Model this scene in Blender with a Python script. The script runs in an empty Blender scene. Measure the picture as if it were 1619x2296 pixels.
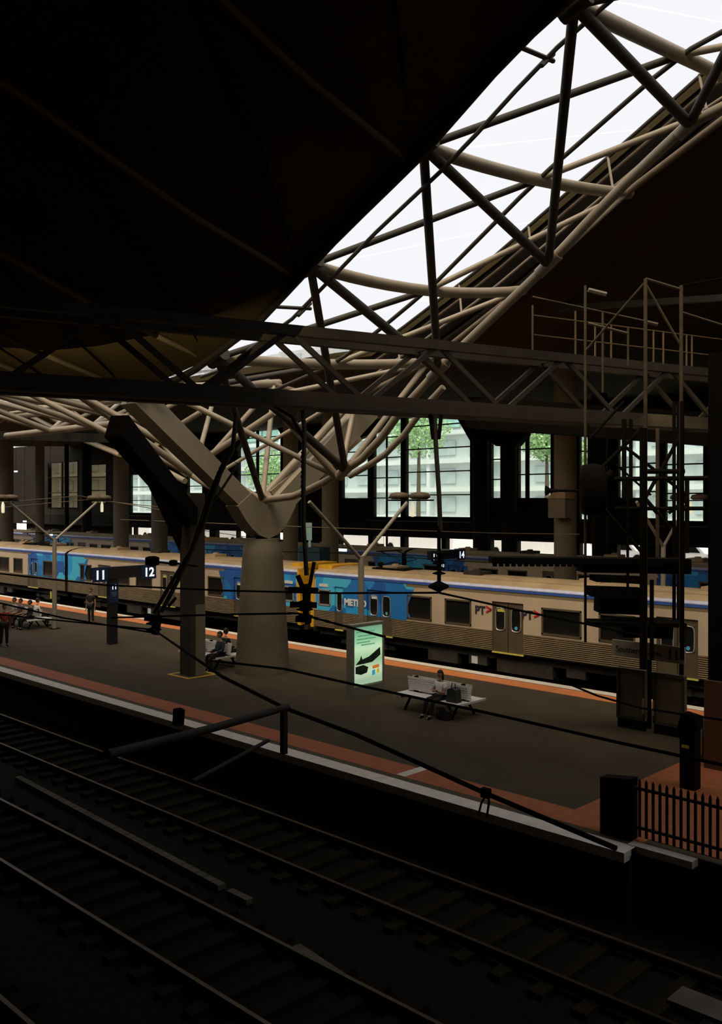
import bpy, bmesh, math, random
from mathutils import Vector, Matrix
random.seed(7)
S = bpy.context.scene
COL = S.collection

# ---------------------------------------------------------------- camera
# world: X along the tracks (towards the viewer's right), Y across the tracks, z = 0 on the platforms
F = 2060.0; CX = 810.0; HY = 1125.0; CAMZ = 5.9
YAW = math.radians(45.7)
FWD = Vector((-math.cos(YAW), math.sin(YAW), 0)); RGT = Vector((math.sin(YAW), math.cos(YAW), 0))
cam_d = bpy.data.cameras.new('camera'); cam = bpy.data.objects.new('camera', cam_d); COL.objects.link(cam)
cam.location = (0, 0, CAMZ)
cam.rotation_euler = (math.radians(90), 0, math.radians(90 - 45.7))
cam_d.sensor_fit = 'VERTICAL'; cam_d.sensor_height = 36.0; cam_d.lens = F / 2296 * 36.0
cam_d.shift_x = 0; cam_d.shift_y = -(1148 - HY) / 2296.0
cam_d.clip_start = 0.1; cam_d.clip_end = 1000
S.camera = cam
# ---------------------------------------------------------------- world, sun, lights, exposure
W = bpy.data.worlds.new('overcast_sky'); S.world = W; W.use_nodes = True
bgn = W.node_tree.nodes['Background']
bgn.inputs[0].default_value = (0.965, 0.97, 0.99, 1); bgn.inputs[1].default_value = 1.5
sd = bpy.data.lights.new('sun', 'SUN'); sd.energy = 4.0; sd.angle = math.radians(35); sd.color = (1, .84, .58)
sun = bpy.data.objects.new('sun', sd); COL.objects.link(sun)
sun.rotation_euler = Vector((-.22, .50, -1.0)).to_track_quat('-Z', 'Y').to_euler()
def area(name, loc, sx, sy, power, color=(1, .78, .48), target=None):
    d = bpy.data.lights.new(name, 'AREA'); d.shape = 'RECTANGLE'; d.size = sx; d.size_y = sy
    d.energy = power; d.color = color
    o = bpy.data.objects.new(name, d); COL.objects.link(o); o.location = loc
    if target is not None:
        o.rotation_euler = (Vector(target) - Vector(loc)).to_track_quat('-Z', 'Y').to_euler()
    return o
area('hall_fill', (-26, 12, 9.6), 30, 2, 90, target=(-30, 30, 0))  # unseen fill light added to raise the hall's ambient level
area('train_fill', (-26, 25.6, 8.8), 50, 1.2, 340, color=(1, .74, .43), target=(-26, 29.6, 0))  # added fill strip without a fitting, brightens the train's side and roof
area('rear_hall_fill', (-38, 33, 10.5), 40, 2, 70, target=(-38, 36, 0))  # another added fill, lifts the hall behind the near train
S.view_settings.view_transform = 'Standard'; S.view_settings.look = 'None'
S.view_settings.exposure = 0.0; S.view_settings.gamma = 1.0; S.view_settings.use_curve_mapping = False

# ---------------------------------------------------------------- helpers
def P(px, py, Y=None, z=None, t=None):
    r = (px - CX) / F; u = (HY - py) / F
    if Y is not None: t = Y / (FWD.y + RGT.y * r)
    elif z is not None: t = (z - CAMZ) / u
    p = FWD * t + RGT * (r * t)
    return Vector((p.x, p.y, CAMZ + u * t))
def XP(px, Y): return P(px, HY, Y=Y).x

MATS = {}
def mat(name, col, rough=.7, metal=0., var=.15, scale=3., bump=0., spec=None, emit=None, es=1.):
    if name in MATS: return MATS[name]
    m = bpy.data.materials.new(name); m.use_nodes = True; nt = m.node_tree; n = nt.nodes; L = nt.links
    b = n['Principled BSDF']; b.inputs['Roughness'].default_value = rough; b.inputs['Metallic'].default_value = metal
    if spec is not None: b.inputs['Specular IOR Level'].default_value = spec
    tc = n.new('ShaderNodeTexCoord'); nz = n.new('ShaderNodeTexNoise'); nz.inputs['Scale'].default_value = scale
    nz.inputs['Detail'].default_value = 6
    L.new(tc.outputs['Object'], nz.inputs['Vector'])
    cr = n.new('ShaderNodeValToRGB'); e = cr.color_ramp.elements
    e[0].position = .3; e[1].position = .7
    e[0].color = tuple(c * (1 - var) for c in col) + (1,); e[1].color = tuple(min(1, c * (1 + var)) for c in col) + (1,)
    L.new(nz.outputs['Fac'], cr.inputs['Fac']); L.new(cr.outputs['Color'], b.inputs['Base Color'])
    if bump:
        bp = n.new('ShaderNodeBump'); bp.inputs['Strength'].default_value = bump; bp.inputs['Distance'].default_value = .03
        n2 = n.new('ShaderNodeTexNoise'); n2.inputs['Scale'].default_value = scale * 8
        L.new(tc.outputs['Object'], n2.inputs['Vector']); L.new(n2.outputs['Fac'], bp.inputs['Height'])
        L.new(bp.outputs['Normal'], b.inputs['Normal'])
    if emit:
        b.inputs['Emission Color'].default_value = tuple(emit) + (1,); b.inputs['Emission Strength'].default_value = es
    MATS[name] = m; return m
def glass_mat(name, tint=(.95, .97, 1), amt=.02):
    if name in MATS: return MATS[name]
    m = bpy.data.materials.new(name); m.use_nodes = True; nt = m.node_tree; n = nt.nodes; L = nt.links
    n.remove(n['Principled BSDF']); out = n['Material Output']
    tr = n.new('ShaderNodeBsdfTransparent'); tr.inputs[0].default_value = tuple(tint) + (1,)
    gl = n.new('ShaderNodeBsdfGlossy'); gl.inputs['Roughness'].default_value = .08
    mx = n.new('ShaderNodeMixShader'); mx.inputs[0].default_value = amt
    L.new(tr.outputs[0], mx.inputs[1]); L.new(gl.outputs[0], mx.inputs[2]); L.new(mx.outputs[0], out.inputs[0])
    MATS[name] = m; return m
def facet_mat(name, cols, scale, rough=.45):
    m = bpy.data.materials.new(name); m.use_nodes = True; nt = m.node_tree; n = nt.nodes; L = nt.links
    b = n['Principled BSDF']; b.inputs['Roughness'].default_value = rough
    tc = n.new('ShaderNodeTexCoord'); v = n.new('ShaderNodeTexVoronoi'); v.inputs['Scale'].default_value = scale
    v.distance = 'MANHATTAN'
    L.new(tc.outputs['Object'], v.inputs['Vector'])
    sp = n.new('ShaderNodeSeparateColor'); L.new(v.outputs['Color'], sp.inputs[0])
    cr = n.new('ShaderNodeValToRGB'); cr.color_ramp.interpolation = 'CONSTANT'
    e = cr.color_ramp.elements; e[0].color = cols[0] + (1,); e[1].position = 1 / len(cols); e[1].color = cols[1] + (1,)
    for i, c in enumerate(cols[2:], 2):
        q = e.new(i / len(cols)); q.color = c + (1,)
    L.new(sp.outputs[0], cr.inputs[0]); L.new(cr.outputs[0], b.inputs['Base Color'])
    return m

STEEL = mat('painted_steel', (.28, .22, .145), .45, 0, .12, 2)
STEELD = mat('shaded_steel', (.04, .032, .02), .7, 0, .2, 2)  # darker copy of the truss steel, silhouette shade put into the colour
BLACK = mat('black_steel', (.009, .007, .005), .9, 0, .2, 4, spec=.08)
BRONZE = mat('brown_steel', (.13, .085, .04), .6, 0, .25, 3)
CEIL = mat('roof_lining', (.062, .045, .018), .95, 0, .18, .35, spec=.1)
CONC = mat('concrete', (.14, .115, .075), .85, 0, .14, 1.2, .25)
CONCD = mat('far_concrete', (.12, .10, .065), .85, 0, .14, 1.2, .2)
ASPH = mat('platform_asphalt', (.066, .050, .029), .9, 0, .16, .8, .2, spec=.2)
BALL = mat('track_ballast', (.013, .011, .008), 1, 0, .5, 6, .9, spec=.1)
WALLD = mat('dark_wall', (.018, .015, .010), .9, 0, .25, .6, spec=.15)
WHITE = mat('white_line', (.74, .66, .56), .8, 0, .1, 5)
RED = mat('red_tactile', (.36, .10, .028), .8, 0, .14, 5)
ORNG = mat('orange_tactile', (.62, .20, .06), .8, 0, .12, 5)
EDGEY = mat('edge_groove', (.07, .055, .025), .9)
CREAM = mat('cream_panel', (.60, .46, .31), .5, 0, .08, 1)
RIB = mat('ribbed_steel', (.33, .25, .15), .38, .35, .12, 1.5)
TROOF = mat('train_roof', (.47, .34, .19), .8, 0, .18, .9)
BLUEW = facet_mat('blue_livery', [(.02, .20, .55), (.03, .38, .80), (.02, .12, .42), (.08, .55, .82), (.03, .28, .70)], .8)
BLUEB = mat('blue_band', (.05, .12, .42), .4)
LILAC = mat('pale_band', (.60, .62, .80), .4)
YEL = mat('yellow_cab', (.80, .42, .02), .5)
DGLASS = mat('dark_window', (.008, .009, .008), .12, 0, .2, 2, spec=.35)
DOORM = mat('door_steel', (.14, .105, .06), .45, .3, .12, 2)
UNDER = mat('underframe', (.035, .027, .017), .85, 0, .4, 3)
ALUM = mat('aluminium', (.62, .60, .56), .35, .6, .08, 6)
BENCH = mat('bench_metal', (.95, .92, .90), .4, 0, .06, 8)
SKIN = mat('skin', (.42, .22, .14), .6, 0, .05)
HAIR = mat('dark_hair', (.015, .01, .007), .6)
RUST = mat('rusty_rail', (.025, .014, .008), .9, 0, .3, 8, spec=.1)
RAILT = mat('rail_shade_tone', (.06, .043, .022), .4, 1, .1, 4)  # rail metal darkened in colour to stand in for shade
SLEEP = mat('concrete_sleeper', (.017, .013, .008), 1, 0, .3, 3, spec=.05)
RAILG = mat('rail_glint_tone', (.6, .46, .26), .28, 1, .1, 4)  # brighter copy of the rail metal, the glint put into its colour
GLASS = glass_mat('roof_glass', (.65, .65, .66))
WGLASS = glass_mat('wall_glass', (.84, .92, .90), .03)
YBASE = mat('yellow_line', (.55, .33, .03), .8)

TINT = glass_mat('dimmed_wall_glass', (.34, .31, .24), .03)  # darker copy of the wall glass, dimness of the leftmost windows put into its tint

class MB:
    def __init__(s): s.v = []; s.f = []; s.mi = []; s.cur = 0; s.sm = []
    def add(s, vs, fs, smooth=False):
        b = len(s.v); s.v += [Vector(v) for v in vs]
        for f in fs: s.f.append([b + i for i in f]); s.mi.append(s.cur); s.sm.append(smooth)
        return s
    def box(s, x0, x1, y0, y1, z0, z1):
        if x0 > x1: x0, x1 = x1, x0
        if y0 > y1: y0, y1 = y1, y0
        if z0 > z1: z0, z1 = z1, z0
        return s.add([(x0,y0,z0),(x1,y0,z0),(x1,y1,z0),(x0,y1,z0),(x0,y0,z1),(x1,y0,z1),(x1,y1,z1),(x0,y1,z1)],
              [(0,3,2,1),(4,5,6,7),(0,1,5,4),(1,2,6,5),(2,3,7,6),(3,0,4,7)])
    def tube(s, pts, r, n=10):
        pts = [Vector(p) for p in pts]; rs = r if isinstance(r, (list, tuple)) else [r] * len(pts)
        d0 = (pts[1] - pts[0]).normalized()
        up = Vector((0, 0, 1)) if abs(d0.z) < .95 else Vector((1, 0, 0))
        rings = []
        for i, p in enumerate(pts):
            a = pts[max(i - 1, 0)]; b = pts[min(i + 1, len(pts) - 1)]; d = (b - a).normalized()
            sx = d.cross(up)
            if sx.length < 1e-4: sx = d.orthogonal()
            sx.normalize(); sy = sx.cross(d).normalized()
            rings.append([p + (sx * math.cos(2*math.pi*k/n) + sy * math.sin(2*math.pi*k/n)) * rs[i] for k in range(n)])
        vs = [q for rg in rings for q in rg]; fs = []
        for i in range(len(pts) - 1):
            for k in range(n):
                fs.append((i*n+k, (i+1)*n+k, (i+1)*n+(k+1) % n, i*n+(k+1) % n))
        s.add(vs, fs, n > 6)
        m = len(pts) - 1
        s.add(rings[0], [tuple(range(n))]); s.add(rings[m], [tuple(reversed(range(n)))])
        return s
    def beam(s, a, b, w, h, up=(0, 0, 1)):
        a = Vector(a); b = Vector(b); d = (b - a).normalized(); sx = d.cross(Vector(up))
        if sx.length < 1e-3: sx = d.cross(Vector((1, 0, 0)))
        sx.normalize(); sy = sx.cross(d).normalized(); sx *= w / 2; sy *= h / 2
        vs = [a-sx-sy, a+sx-sy, a+sx+sy, a-sx+sy, b-sx-sy, b+sx-sy, b+sx+sy, b-sx+sy]
        return s.add(vs, [(0,3,2,1),(4,5,6,7),(0,1,5,4),(1,2,6,5),(2,3,7,6),(3,0,4,7)])
    def lathe(s, prof, c=(0, 0, 0), n=24):
        c = Vector(c); vs = []; fs = []
        for (r, z) in prof:
            for k in range(n): vs.append(c + Vector((r*math.cos(2*math.pi*k/n), r*math.sin(2*math.pi*k/n), z)))
        for i in range(len(prof) - 1):
            for k in range(n): fs.append((i*n+k, i*n+(k+1) % n, (i+1)*n+(k+1) % n, (i+1)*n+k))
        s.add(vs, fs, True)
        s.add(vs[:n], [tuple(reversed(range(n)))]); s.add(vs[-n:], [tuple(range(n))])
        return s
    def quad(s, a, b, c, d): return s.add([a, b, c, d], [(0, 1, 2, 3)])
    def poly(s, pts): return s.add(pts, [tuple(range(len(pts)))])
    def prism_y(s, pts, y0, y1):     # polygon in xz extruded in y
        n = len(pts)
        vs = [(p[0], y0, p[1]) for p in pts] + [(p[0], y1, p[1]) for p in pts]
        return s.add(vs, [tuple(range(n)), tuple(reversed(range(n, 2*n)))] + [(i, n+i, n+(i+1) % n, (i+1) % n) for i in range(n)])
    def mesh(s, name, mats):
        me = bpy.data.meshes.new(name); me.from_pydata([tuple(v) for v in s.v], [], s.f)
        for m in (mats if isinstance(mats, (list, tuple)) else [mats]): me.materials.append(m)
        me.polygons.foreach_set('material_index', s.mi); me.polygons.foreach_set('use_smooth', s.sm)
        bm = bmesh.new(); bm.from_mesh(me); bmesh.ops.recalc_face_normals(bm, faces=bm.faces); bm.to_mesh(me); bm.free()
        me.update(); return me
    def build(s, name, mats, parent=None, loc=None):
        """vertices are in the parent's frame (or world when there is none)"""
        if parent is None and loc is None and s.v:
            xs = [v.x for v in s.v]; ys = [v.y for v in s.v]; zs = [v.z for v in s.v]
            loc = Vector(((min(xs)+max(xs))/2, (min(ys)+max(ys))/2, min(zs)))
            s.v = [v - loc for v in s.v]
        o = bpy.data.objects.new(name, s.mesh(name, mats)); COL.objects.link(o)
        if parent is not None: o.parent = parent
        if loc is not None: o.location = loc
        return o
class WMB(MB):
    """world-coordinate builder that converts to its root's frame (unrotated roots)"""
    def build(s, name, mats, parent=None, loc=None):
        if parent is not None:
            o = Vector((0, 0, 0)); p = parent
            while p is not None: o += p.location; p = p.parent
            s.v = [v - o for v in s.v]
        return MB.build(s, name, mats, parent, loc)
def T(o, label=None, cat=None, group=None, kind=None):
    if label: o['label'] = label
    if cat: o['category'] = cat
    if group: o['group'] = group
    if kind: o['kind'] = kind
    return o
def root(name, loc, label, cat, group=None, rz=0):
    o = bpy.data.objects.new(name, None); COL.objects.link(o); o.location = loc; o.rotation_euler = (0, 0, rz)
    return T(o, label, cat, group)
def copy_tree(o, loc=None, label=None, rz=None, parent=None):
    c = o.copy(); COL.objects.link(c); c.parent = parent
    if loc is not None: c.location = loc
    if rz is not None: c.rotation_euler = (0, 0, rz)
    if label: c['label'] = label
    for ch in list(o.children): copy_tree(ch, parent=c)
    return c
def text_obj(txt, size, m, parent, loc, rot, name='lettering', depth=.004, align='LEFT', bold=0.0, sx=1.0):
    cu = bpy.data.curves.new(name, 'FONT'); cu.body = txt; cu.size = size; cu.extrude = depth; cu.align_x = align
    cu.offset = bold
    tmp = bpy.data.objects.new('tmp', cu); COL.objects.link(tmp)
    dg = bpy.context.evaluated_depsgraph_get()
    me = bpy.data.meshes.new_from_object(tmp.evaluated_get(dg)); bpy.data.objects.remove(tmp); bpy.data.curves.remove(cu)
    me.materials.clear(); me.materials.append(m)
    o = bpy.data.objects.new(name, me); COL.objects.link(o); o.parent = parent; o.location = loc; o.rotation_euler = rot
    o.scale = (sx, 1, 1)
    return o
def lerp(tab, u):
    if u <= tab[0][0]: return tab[0][1]
    for (a, b), (c, d) in zip(tab, tab[1:]):
        if u <= c: return b + (d - b) * (u - a) / (c - a)
    return tab[-1][1]
COLX = -24.8
def uu(X): return abs(((X - COLX + 20) % 40) - 20)
ZL = lambda X: lerp([(0, 9.15), (4.1, 9.95), (7.9, 11.85), (11.6, 13.8), (15.4, 15.5), (20, 16.3)], uu(X))
ZA = lambda X: lerp([(0, 5.95), (1.8, 6.1), (3.7, 6.72), (5.2, 7.4), (6.4, 8.57), (8.2, 9.9), (11.5, 12.0), (13.4, 13.4), (15.3, 14.6), (20, 15.6)], uu(X))
ZR = lambda X: lerp([(0, 9.6), (4.1, 10.7), (7.9, 12.6), (11.6, 14.85), (15.4, 16.6), (20, 17.3)], uu(X))
ZM = lambda X: lerp([(0, 9.4), (4.1, 10.2), (6, 11.0), (8.1, 12.0), (11.6, 14.15), (15.4, 16.05), (20, 16.9)], uu(X))
ZE = lambda X: lerp([(0, 9.3), (3.3, 9.47), (6.6, 10.6), (9.5, 12.2), (12, 13.4), (14.3, 14.8), (15.2, 15.2), (17, 15.9), (20, 16.3)], uu(X))
ZG0 = lambda X: lerp([(0, 11.6), (1.6, 12.2), (5.7, 14.0), (11.4, 17.0), (13.8, 18.3), (20, 19.6)], uu(X))
def ZG(X): return ZG0(X) if X >= COLX else 11.65
def ZEl(X):          # left of the column the roof rises more gently
    return 9.3 + .09 * uu(X) if X < COLX else ZE(X)
_r, _m, _a = ZR, ZM, ZA
ZR = lambda X: _r(X) if X >= COLX else min(_r(X), 11.1)
ZM = lambda X: _m(X) if X >= COLX else min(_m(X), 10.2)
ZA = lambda X: _a(X) if X >= COLX else min(_a(X), 9.2)

# ================================================================ SETTING
def struct(mb, name, m, parent=None):
    o = mb.build(name, m, parent)
    if parent is None: o['kind'] = 'structure'
    return o
fl = struct(WMB().box(-190, 40, -25, 57, -1.6, -1.28), 'floor', BALL)

PWALL = mat('dark_brick', (.02, .017, .012), .95, 0, .3, 2)  # even near-black base colour for the platform walls
def platform(x0, x1, y0, y1, name, tact, full=True):
    o = struct(WMB().box(x0, x1, y0 + .25, y1 - .25, -1.28, 0), name, ASPH)
    for (a, b, c) in ((y0, y0 + .42, 1), (y1 - .42, y1, -1)):
        WMB().box(x0, x1, a, b, -.16, -.012).build('edge_coping', WHITE, o)
        WMB().box(x0, x1, a + .002, b - .002, -.012, .006).build('white_edge_strip', WHITE, o)
    for (a, b) in ((y0 + .42, y0 + .62), (y1 - .62, y1 - .42)):
        WMB().box(x0, x1, a, b, -.05, .004).build('edge_groove', EDGEY, o)
    for (a, b) in ((y0 + .62, y0 + 1.35), (y1 - 1.25, y1 - .5)):
        WMB().box(x0, x1, a, b, -.03, .008).build('tactile_strip', tact if a < y0 + 2 else ORNG, o)
    WMB().box(x0, x1, y0 + .2, y0 + .5, -1.28, -.10).build('platform_wall', PWALL, o)
    WMB().box(x0, x1, y1 - .5, y1 - .2, -1.28, -.10).build('platform_wall', PWALL, o)
    return o
pf = platform(-190, -7.6, 14.1, 25.7, 'platform', RED)
# the end of the near platform: red cross strip, set back edge
WMB().box(-9.35, -7.9, 15.45, 24.4, -.02, .010).build('cross_tactile_strip', RED, pf)
WMB().box(-7.6, -1.0, 14.75, 25.4, -.02, 0).build('platform_extension', ASPH, pf)
WMB().box(-7.6, -1.0, 14.78, 25.38, -1.28, -.02).build('platform_wall', PWALL, pf)
WMB().box(-7.9, -5.8, 14.98, 24.4, -.02, .012).build('cross_tactile_strip', RED, pf)
WMB().box(-7.75, -6.6, 14.5, 14.72, -.1, .02).build('white_edge_strip', WHITE, pf)
q = P(920, 1733, z=0)
WMB().box(q.x - .12, q.x + .12, 14.75, 15.6, 0, .013).build('white_cross_mark', WHITE, pf)
platform(-190, 30, 33.45, 44.6, 'platform', ORNG)

# tracks
def track(yc, x0, x1, ymat=RAILT, sleepers=True, nsl=0):
    r = root('railway_track', (0, yc, -1.28), {12.5: 'nearest platform track with one bright glinting rail beside the white edge',
        8.7: 'middle track in the dark foreground', 4.9: 'foreground track at the bottom of the picture',
        27.5: 'empty track between the platform and the train', 31.5: 'track under the blue and cream train',
        46.6: 'rear track behind the second platform'}[yc], 'track')
    for s_ in (-.8, .8):
        b = MB().box(x0, x1, s_ - .07, s_ + .07, .08, .10).box(x0, x1, s_ - .012, s_ + .012, .10, .19)
        rr = b.build('rail', RUST, r)
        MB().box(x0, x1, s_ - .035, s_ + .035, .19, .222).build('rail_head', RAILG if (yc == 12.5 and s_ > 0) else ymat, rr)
    if sleepers:
        mb = MB().box(-.12, .12, -1.25, 1.25, 0, .09); me = None
        for i in range(nsl):
            x = sleepers + i * .72
            if me is None:
                o = mb.build('sleeper', SLEEP, r); me = o.data
            else:
                o = bpy.data.objects.new('sleeper', me); COL.objects.link(o); o.parent = r
            o.location = (x, 0, 0)
    return r
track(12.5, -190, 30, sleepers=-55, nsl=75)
track(8.7, -190, 30, sleepers=-38, nsl=55)
track(4.9, -190, 30, sleepers=-24, nsl=34)
track(27.5, -190, 30, sleepers=None)
track(31.5, -190, 30, sleepers=None)
track(46.6, -190, 30, sleepers=None)
# pale cable duct between the tracks, built of cover slabs
dr = root('cable_duct', (0, 0, -1.28), 'pale concrete cable duct slabs running between the two foreground tracks', 'cable duct')
DUCT = mat('duct_cover', (.10, .085, .055), .9, 0, .3, 2)
a = P(40, 1745, z=-1.2); b = P(500, 1990, z=-1.2)
n = 34
for i in range(n):
    p0 = a.lerp(b, i / n); p1 = a.lerp(b, (i + .92) / n)
    WMB().beam(p0, p1, .16, .10).build('cover_slab', DUCT, dr)
for (q0, q1) in (((515, 2000), (560, 2022)), ((665, 2125), (775, 2200))):
    WMB().beam(P(*q0, z=-1.2), P(*q1, z=-1.2), .15, .10).build('cover_slab', DUCT, dr)
q = P(1590, 2265, z=-1.2)
T(WMB().box(q.x - .5, q.x + .7, q.y - .25, q.y + .25, -1.28, -1.14).build('crossing_slab', DUCT), 'pale concrete slab between the rails at the bottom right corner', 'slab')

# ---------------------------------------------------------------- roof
XS = [-104.8 + 2 * i for i in range(0, 67)]
def sheet(fa, name, m, th=.15, kind='structure'):
    mb = WMB(); rows = [fa(X) for X in XS]; k = len(rows[0])
    vs = [p for r_ in rows for p in r_]; n = len(XS)
    fs = [(i*k+j, (i+1)*k+j, (i+1)*k+j+1, i*k+j+1) for i in range(n-1) for j in range(k-1)]
    mb.add(vs, fs, True)
    mb.add([Vector(p) + Vector((0, 0, th)) for p in vs], fs, True)
    # edge fascia
    for j in (0, k - 1):
        for i in range(n - 1):
            a, b = Vector(rows[i][j]), Vector(rows[i+1][j]); mb.quad(a, b, b + Vector((0, 0, th)), a + Vector((0, 0, th)))
    o = mb.build(name, m); T(o, kind=kind); return o
def near_row(X):
    e = ZEl(X); return [(X, 15.0, e), (X, 14.2, e + .35), (X, 12, e + 1.15), (X, 8, e + 2.6), (X, 3, e + 4.2), (X, -3, e + 5.2), (X, -10, e + 5.2), (X, -22, e + 1.2)]
def far_row(X):
    g = ZG(X)
    if X < COLX: return [(X, 26.0, g), (X, 26.6, g), (X, 30, 11.8), (X, 36, 11.9), (X, 44, 12.2), (X, 57.5, 12.8)]
    return [(X, 26.0, g), (X, 26.6, g + .05), (X, 30, max(g - .3, 12.2)), (X, 36, max(g - 1.2, 12.4)), (X, 44, max(g - 2.2, 12.8)), (X, 57.5, 12.8)]
sheet(near_row, 'ceiling', mat('lifted_roof_lining', (.10, .072, .027), .95, 0, .18, .35, spec=.1), .3)  # near lining is a paler copy, its colour standing in for bounce light
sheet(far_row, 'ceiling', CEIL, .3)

# glazing of the roof strip, bay by bay
gz = root('skylight', (COLX, 20.5, 9), 'long glazed roof strip rising from the centre to the upper right', 'skylight')
GX = [COLX + d for d in (-40, -35.9, -32.1, -28.4, -24.6, -20, -15.4, -11.6, -7.9, -4.1, 0, 4.1, 7.9, 11.6, 15.4, 20, 24.6, 28.4, 32.1)]
for x0, x1 in zip(GX, GX[1:]):
    def g(X, k): return Vector((X, 15.0 + 11.0 * k, (ZEl(X) + .25) * (1 - k) + (ZG(X) + .1) * k))
    for k0, k1 in ((0, .5), (.5, 1)):
        xa, xb = x0 + .02, x1 - .02
        m = WMB(); m.quad(g(xa, k0), g(xb, k0), g(xb, k1), g(xa, k1))
        m.build('pane', GLASS, gz)
def poly_along(fn, y, x0, x1, step=1.0, dz=0):
    n = max(2, int(abs(x1 - x0) / step) + 1)
    return [Vector((x0 + (x1-x0)*i/(n-1), y, fn(x0 + (x1-x0)*i/(n-1)) + dz)) for i in range(n)]
# thin purlins carrying the glass
PUR = STEELD
for (y, f, dz, r_) in ((16.1, ZE, .15, .05),):
    WMB().tube(poly_along(f, y, COLX + 2.5, 2, dz=dz), r_, 6).build('purlin', PUR, gz)
for (y, dz, r_, m_) in ((25.6, .02, .06, PUR), (25.9, -.35, .06, BRONZE), (25.9, -.85, .05, STEEL), (26.3, -1.15, .10, STEELD)):
    WMB().tube(poly_along(ZG, y, COLX, 2, dz=dz), r_, 8).build('purlin', m_, gz)
WMB().box(0, 0, 0, 0, 0, 0)
gt = WMB()
pts = poly_along(ZG, 26.2, COLX, 2, dz=-.55)
for a, b in zip(pts, pts[1:]): gt.beam(a, b, .25, 1.0)
gt.build('gutter', BLACK, gz)
for i in range(9):
    X = COLX + 2.1 + i * 2.9
    WMB().tube([(X, 25.3, ZG(X) - 1.3), (X - .35, 25.6, ZG(X) - .1)], .04, 6).build('bracket', STEEL, gz)
for X in (COLX + 7.0, COLX + 14.4):
    WMB().tube([(X, 15.0, ZE(X)), (X, 16.35, ZE(X) + .15)], .05, 6).build('bracket', PUR, gz)
    WMB().tube([(X, 15.9, ZE(X) - .1), (X, 16.35, ZE(X) + .3)], .05, 6).build('bracket', PUR, gz)

# ---------------------------------------------------------------- spine truss
tr = root('roof_truss', (COLX, 20.5, 5), 'tubular three chord steel roof truss under the glazed strip', 'roof truss')
tr2_parts = []
def tub(name, pts, r_, m=STEEL, n=12, par=None):
    return WMB().tube(pts, r_, n).build(name, m, par or tr)
L = lambda X: Vector((X, 15.5, ZL(X) - .05 if X >= COLX else ZEl(X) + .05))
R = lambda X: Vector((X, 24.5, ZR(X)))
A = lambda X: Vector((X, 20.5, ZA(X)))
M = lambda X: Vector((X, 20.0, ZM(X)))
N = [COLX + d for d in (-20, -15.4, -11.6, -7.9, -4.1, 0, 4.1, 7.9, 11.6, 15.4, 20)]
tub('bottom_chord', poly_along(ZA, 20.5, COLX, 1, .8), .125)
tub('bottom_chord', poly_along(ZA, 20.5, COLX - 20, COLX, .8), .15)
tub('bottom_chord', poly_along(ZA, 21.6, COLX + 3.2, COLX + 7.2, .8, dz=.2), .10)
tub('top_chord', poly_along(ZR, 24.5, COLX - 20, 1, .9), .10, BRONZE)
tub('top_chord', poly_along(lambda X: ZEl(X), 14.95, COLX - 20, 1, .9, dz=-.10), .10, STEELD)
tub('middle_purlin', poly_along(ZM, 20.0, COLX - 12, 1, .9), .06, STEELD)
def rib(X, r_=.16):
    a, m_, b = L(X), M(X), R(X)
    b = b + Vector((0, .3, .1))
    pts = []
    for i in range(13):
        k = i / 12
        pts.append(a * ((1-k)*(1-2*k)) + m_ * (4*k*(1-k)) + b * (k*(2*k-1)))
    tub('cross_rib', pts, r_)
for i, X in enumerate(N):
    if X != COLX: rib(X)
    if i and X != COLX:
        tub('web_tube', [L(X), A(X)], .13, STEELD if X > COLX else STEEL)  # right-hand tubes take the shaded tone, left-hand ones the lit tone
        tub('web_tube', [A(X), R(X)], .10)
for i in range(5, 10):
    X0, X1 = N[i], N[i+1]
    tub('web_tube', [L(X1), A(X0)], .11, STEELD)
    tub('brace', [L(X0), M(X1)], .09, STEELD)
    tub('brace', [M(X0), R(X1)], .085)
for i in range(0, 5):
    X0, X1 = N[i], N[i+1]
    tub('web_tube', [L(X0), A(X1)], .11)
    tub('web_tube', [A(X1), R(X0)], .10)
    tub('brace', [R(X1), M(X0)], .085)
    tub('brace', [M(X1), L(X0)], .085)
tub('web_tube', [A(COLX + 3.7), P(620, 915, Y=18.5)], .12)
tub('web_tube', [A(COLX + 3.7), P(395, 890, Y=17.0)], .09)
tub('web_tube', [P(770, 1035, Y=22), P(795, 915, Y=23)], .10)
tub('web_tube', [P(420, 1055, Y=20.5), P(615, 925, Y=22)], .12)
tub('web_tube', [P(500, 1055, Y=20.5), P(740, 912, Y=23)], .07)
tub('web_tube', [P(590, 1115, Y=20.8), P(775, 915, Y=24)], .15)
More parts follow.
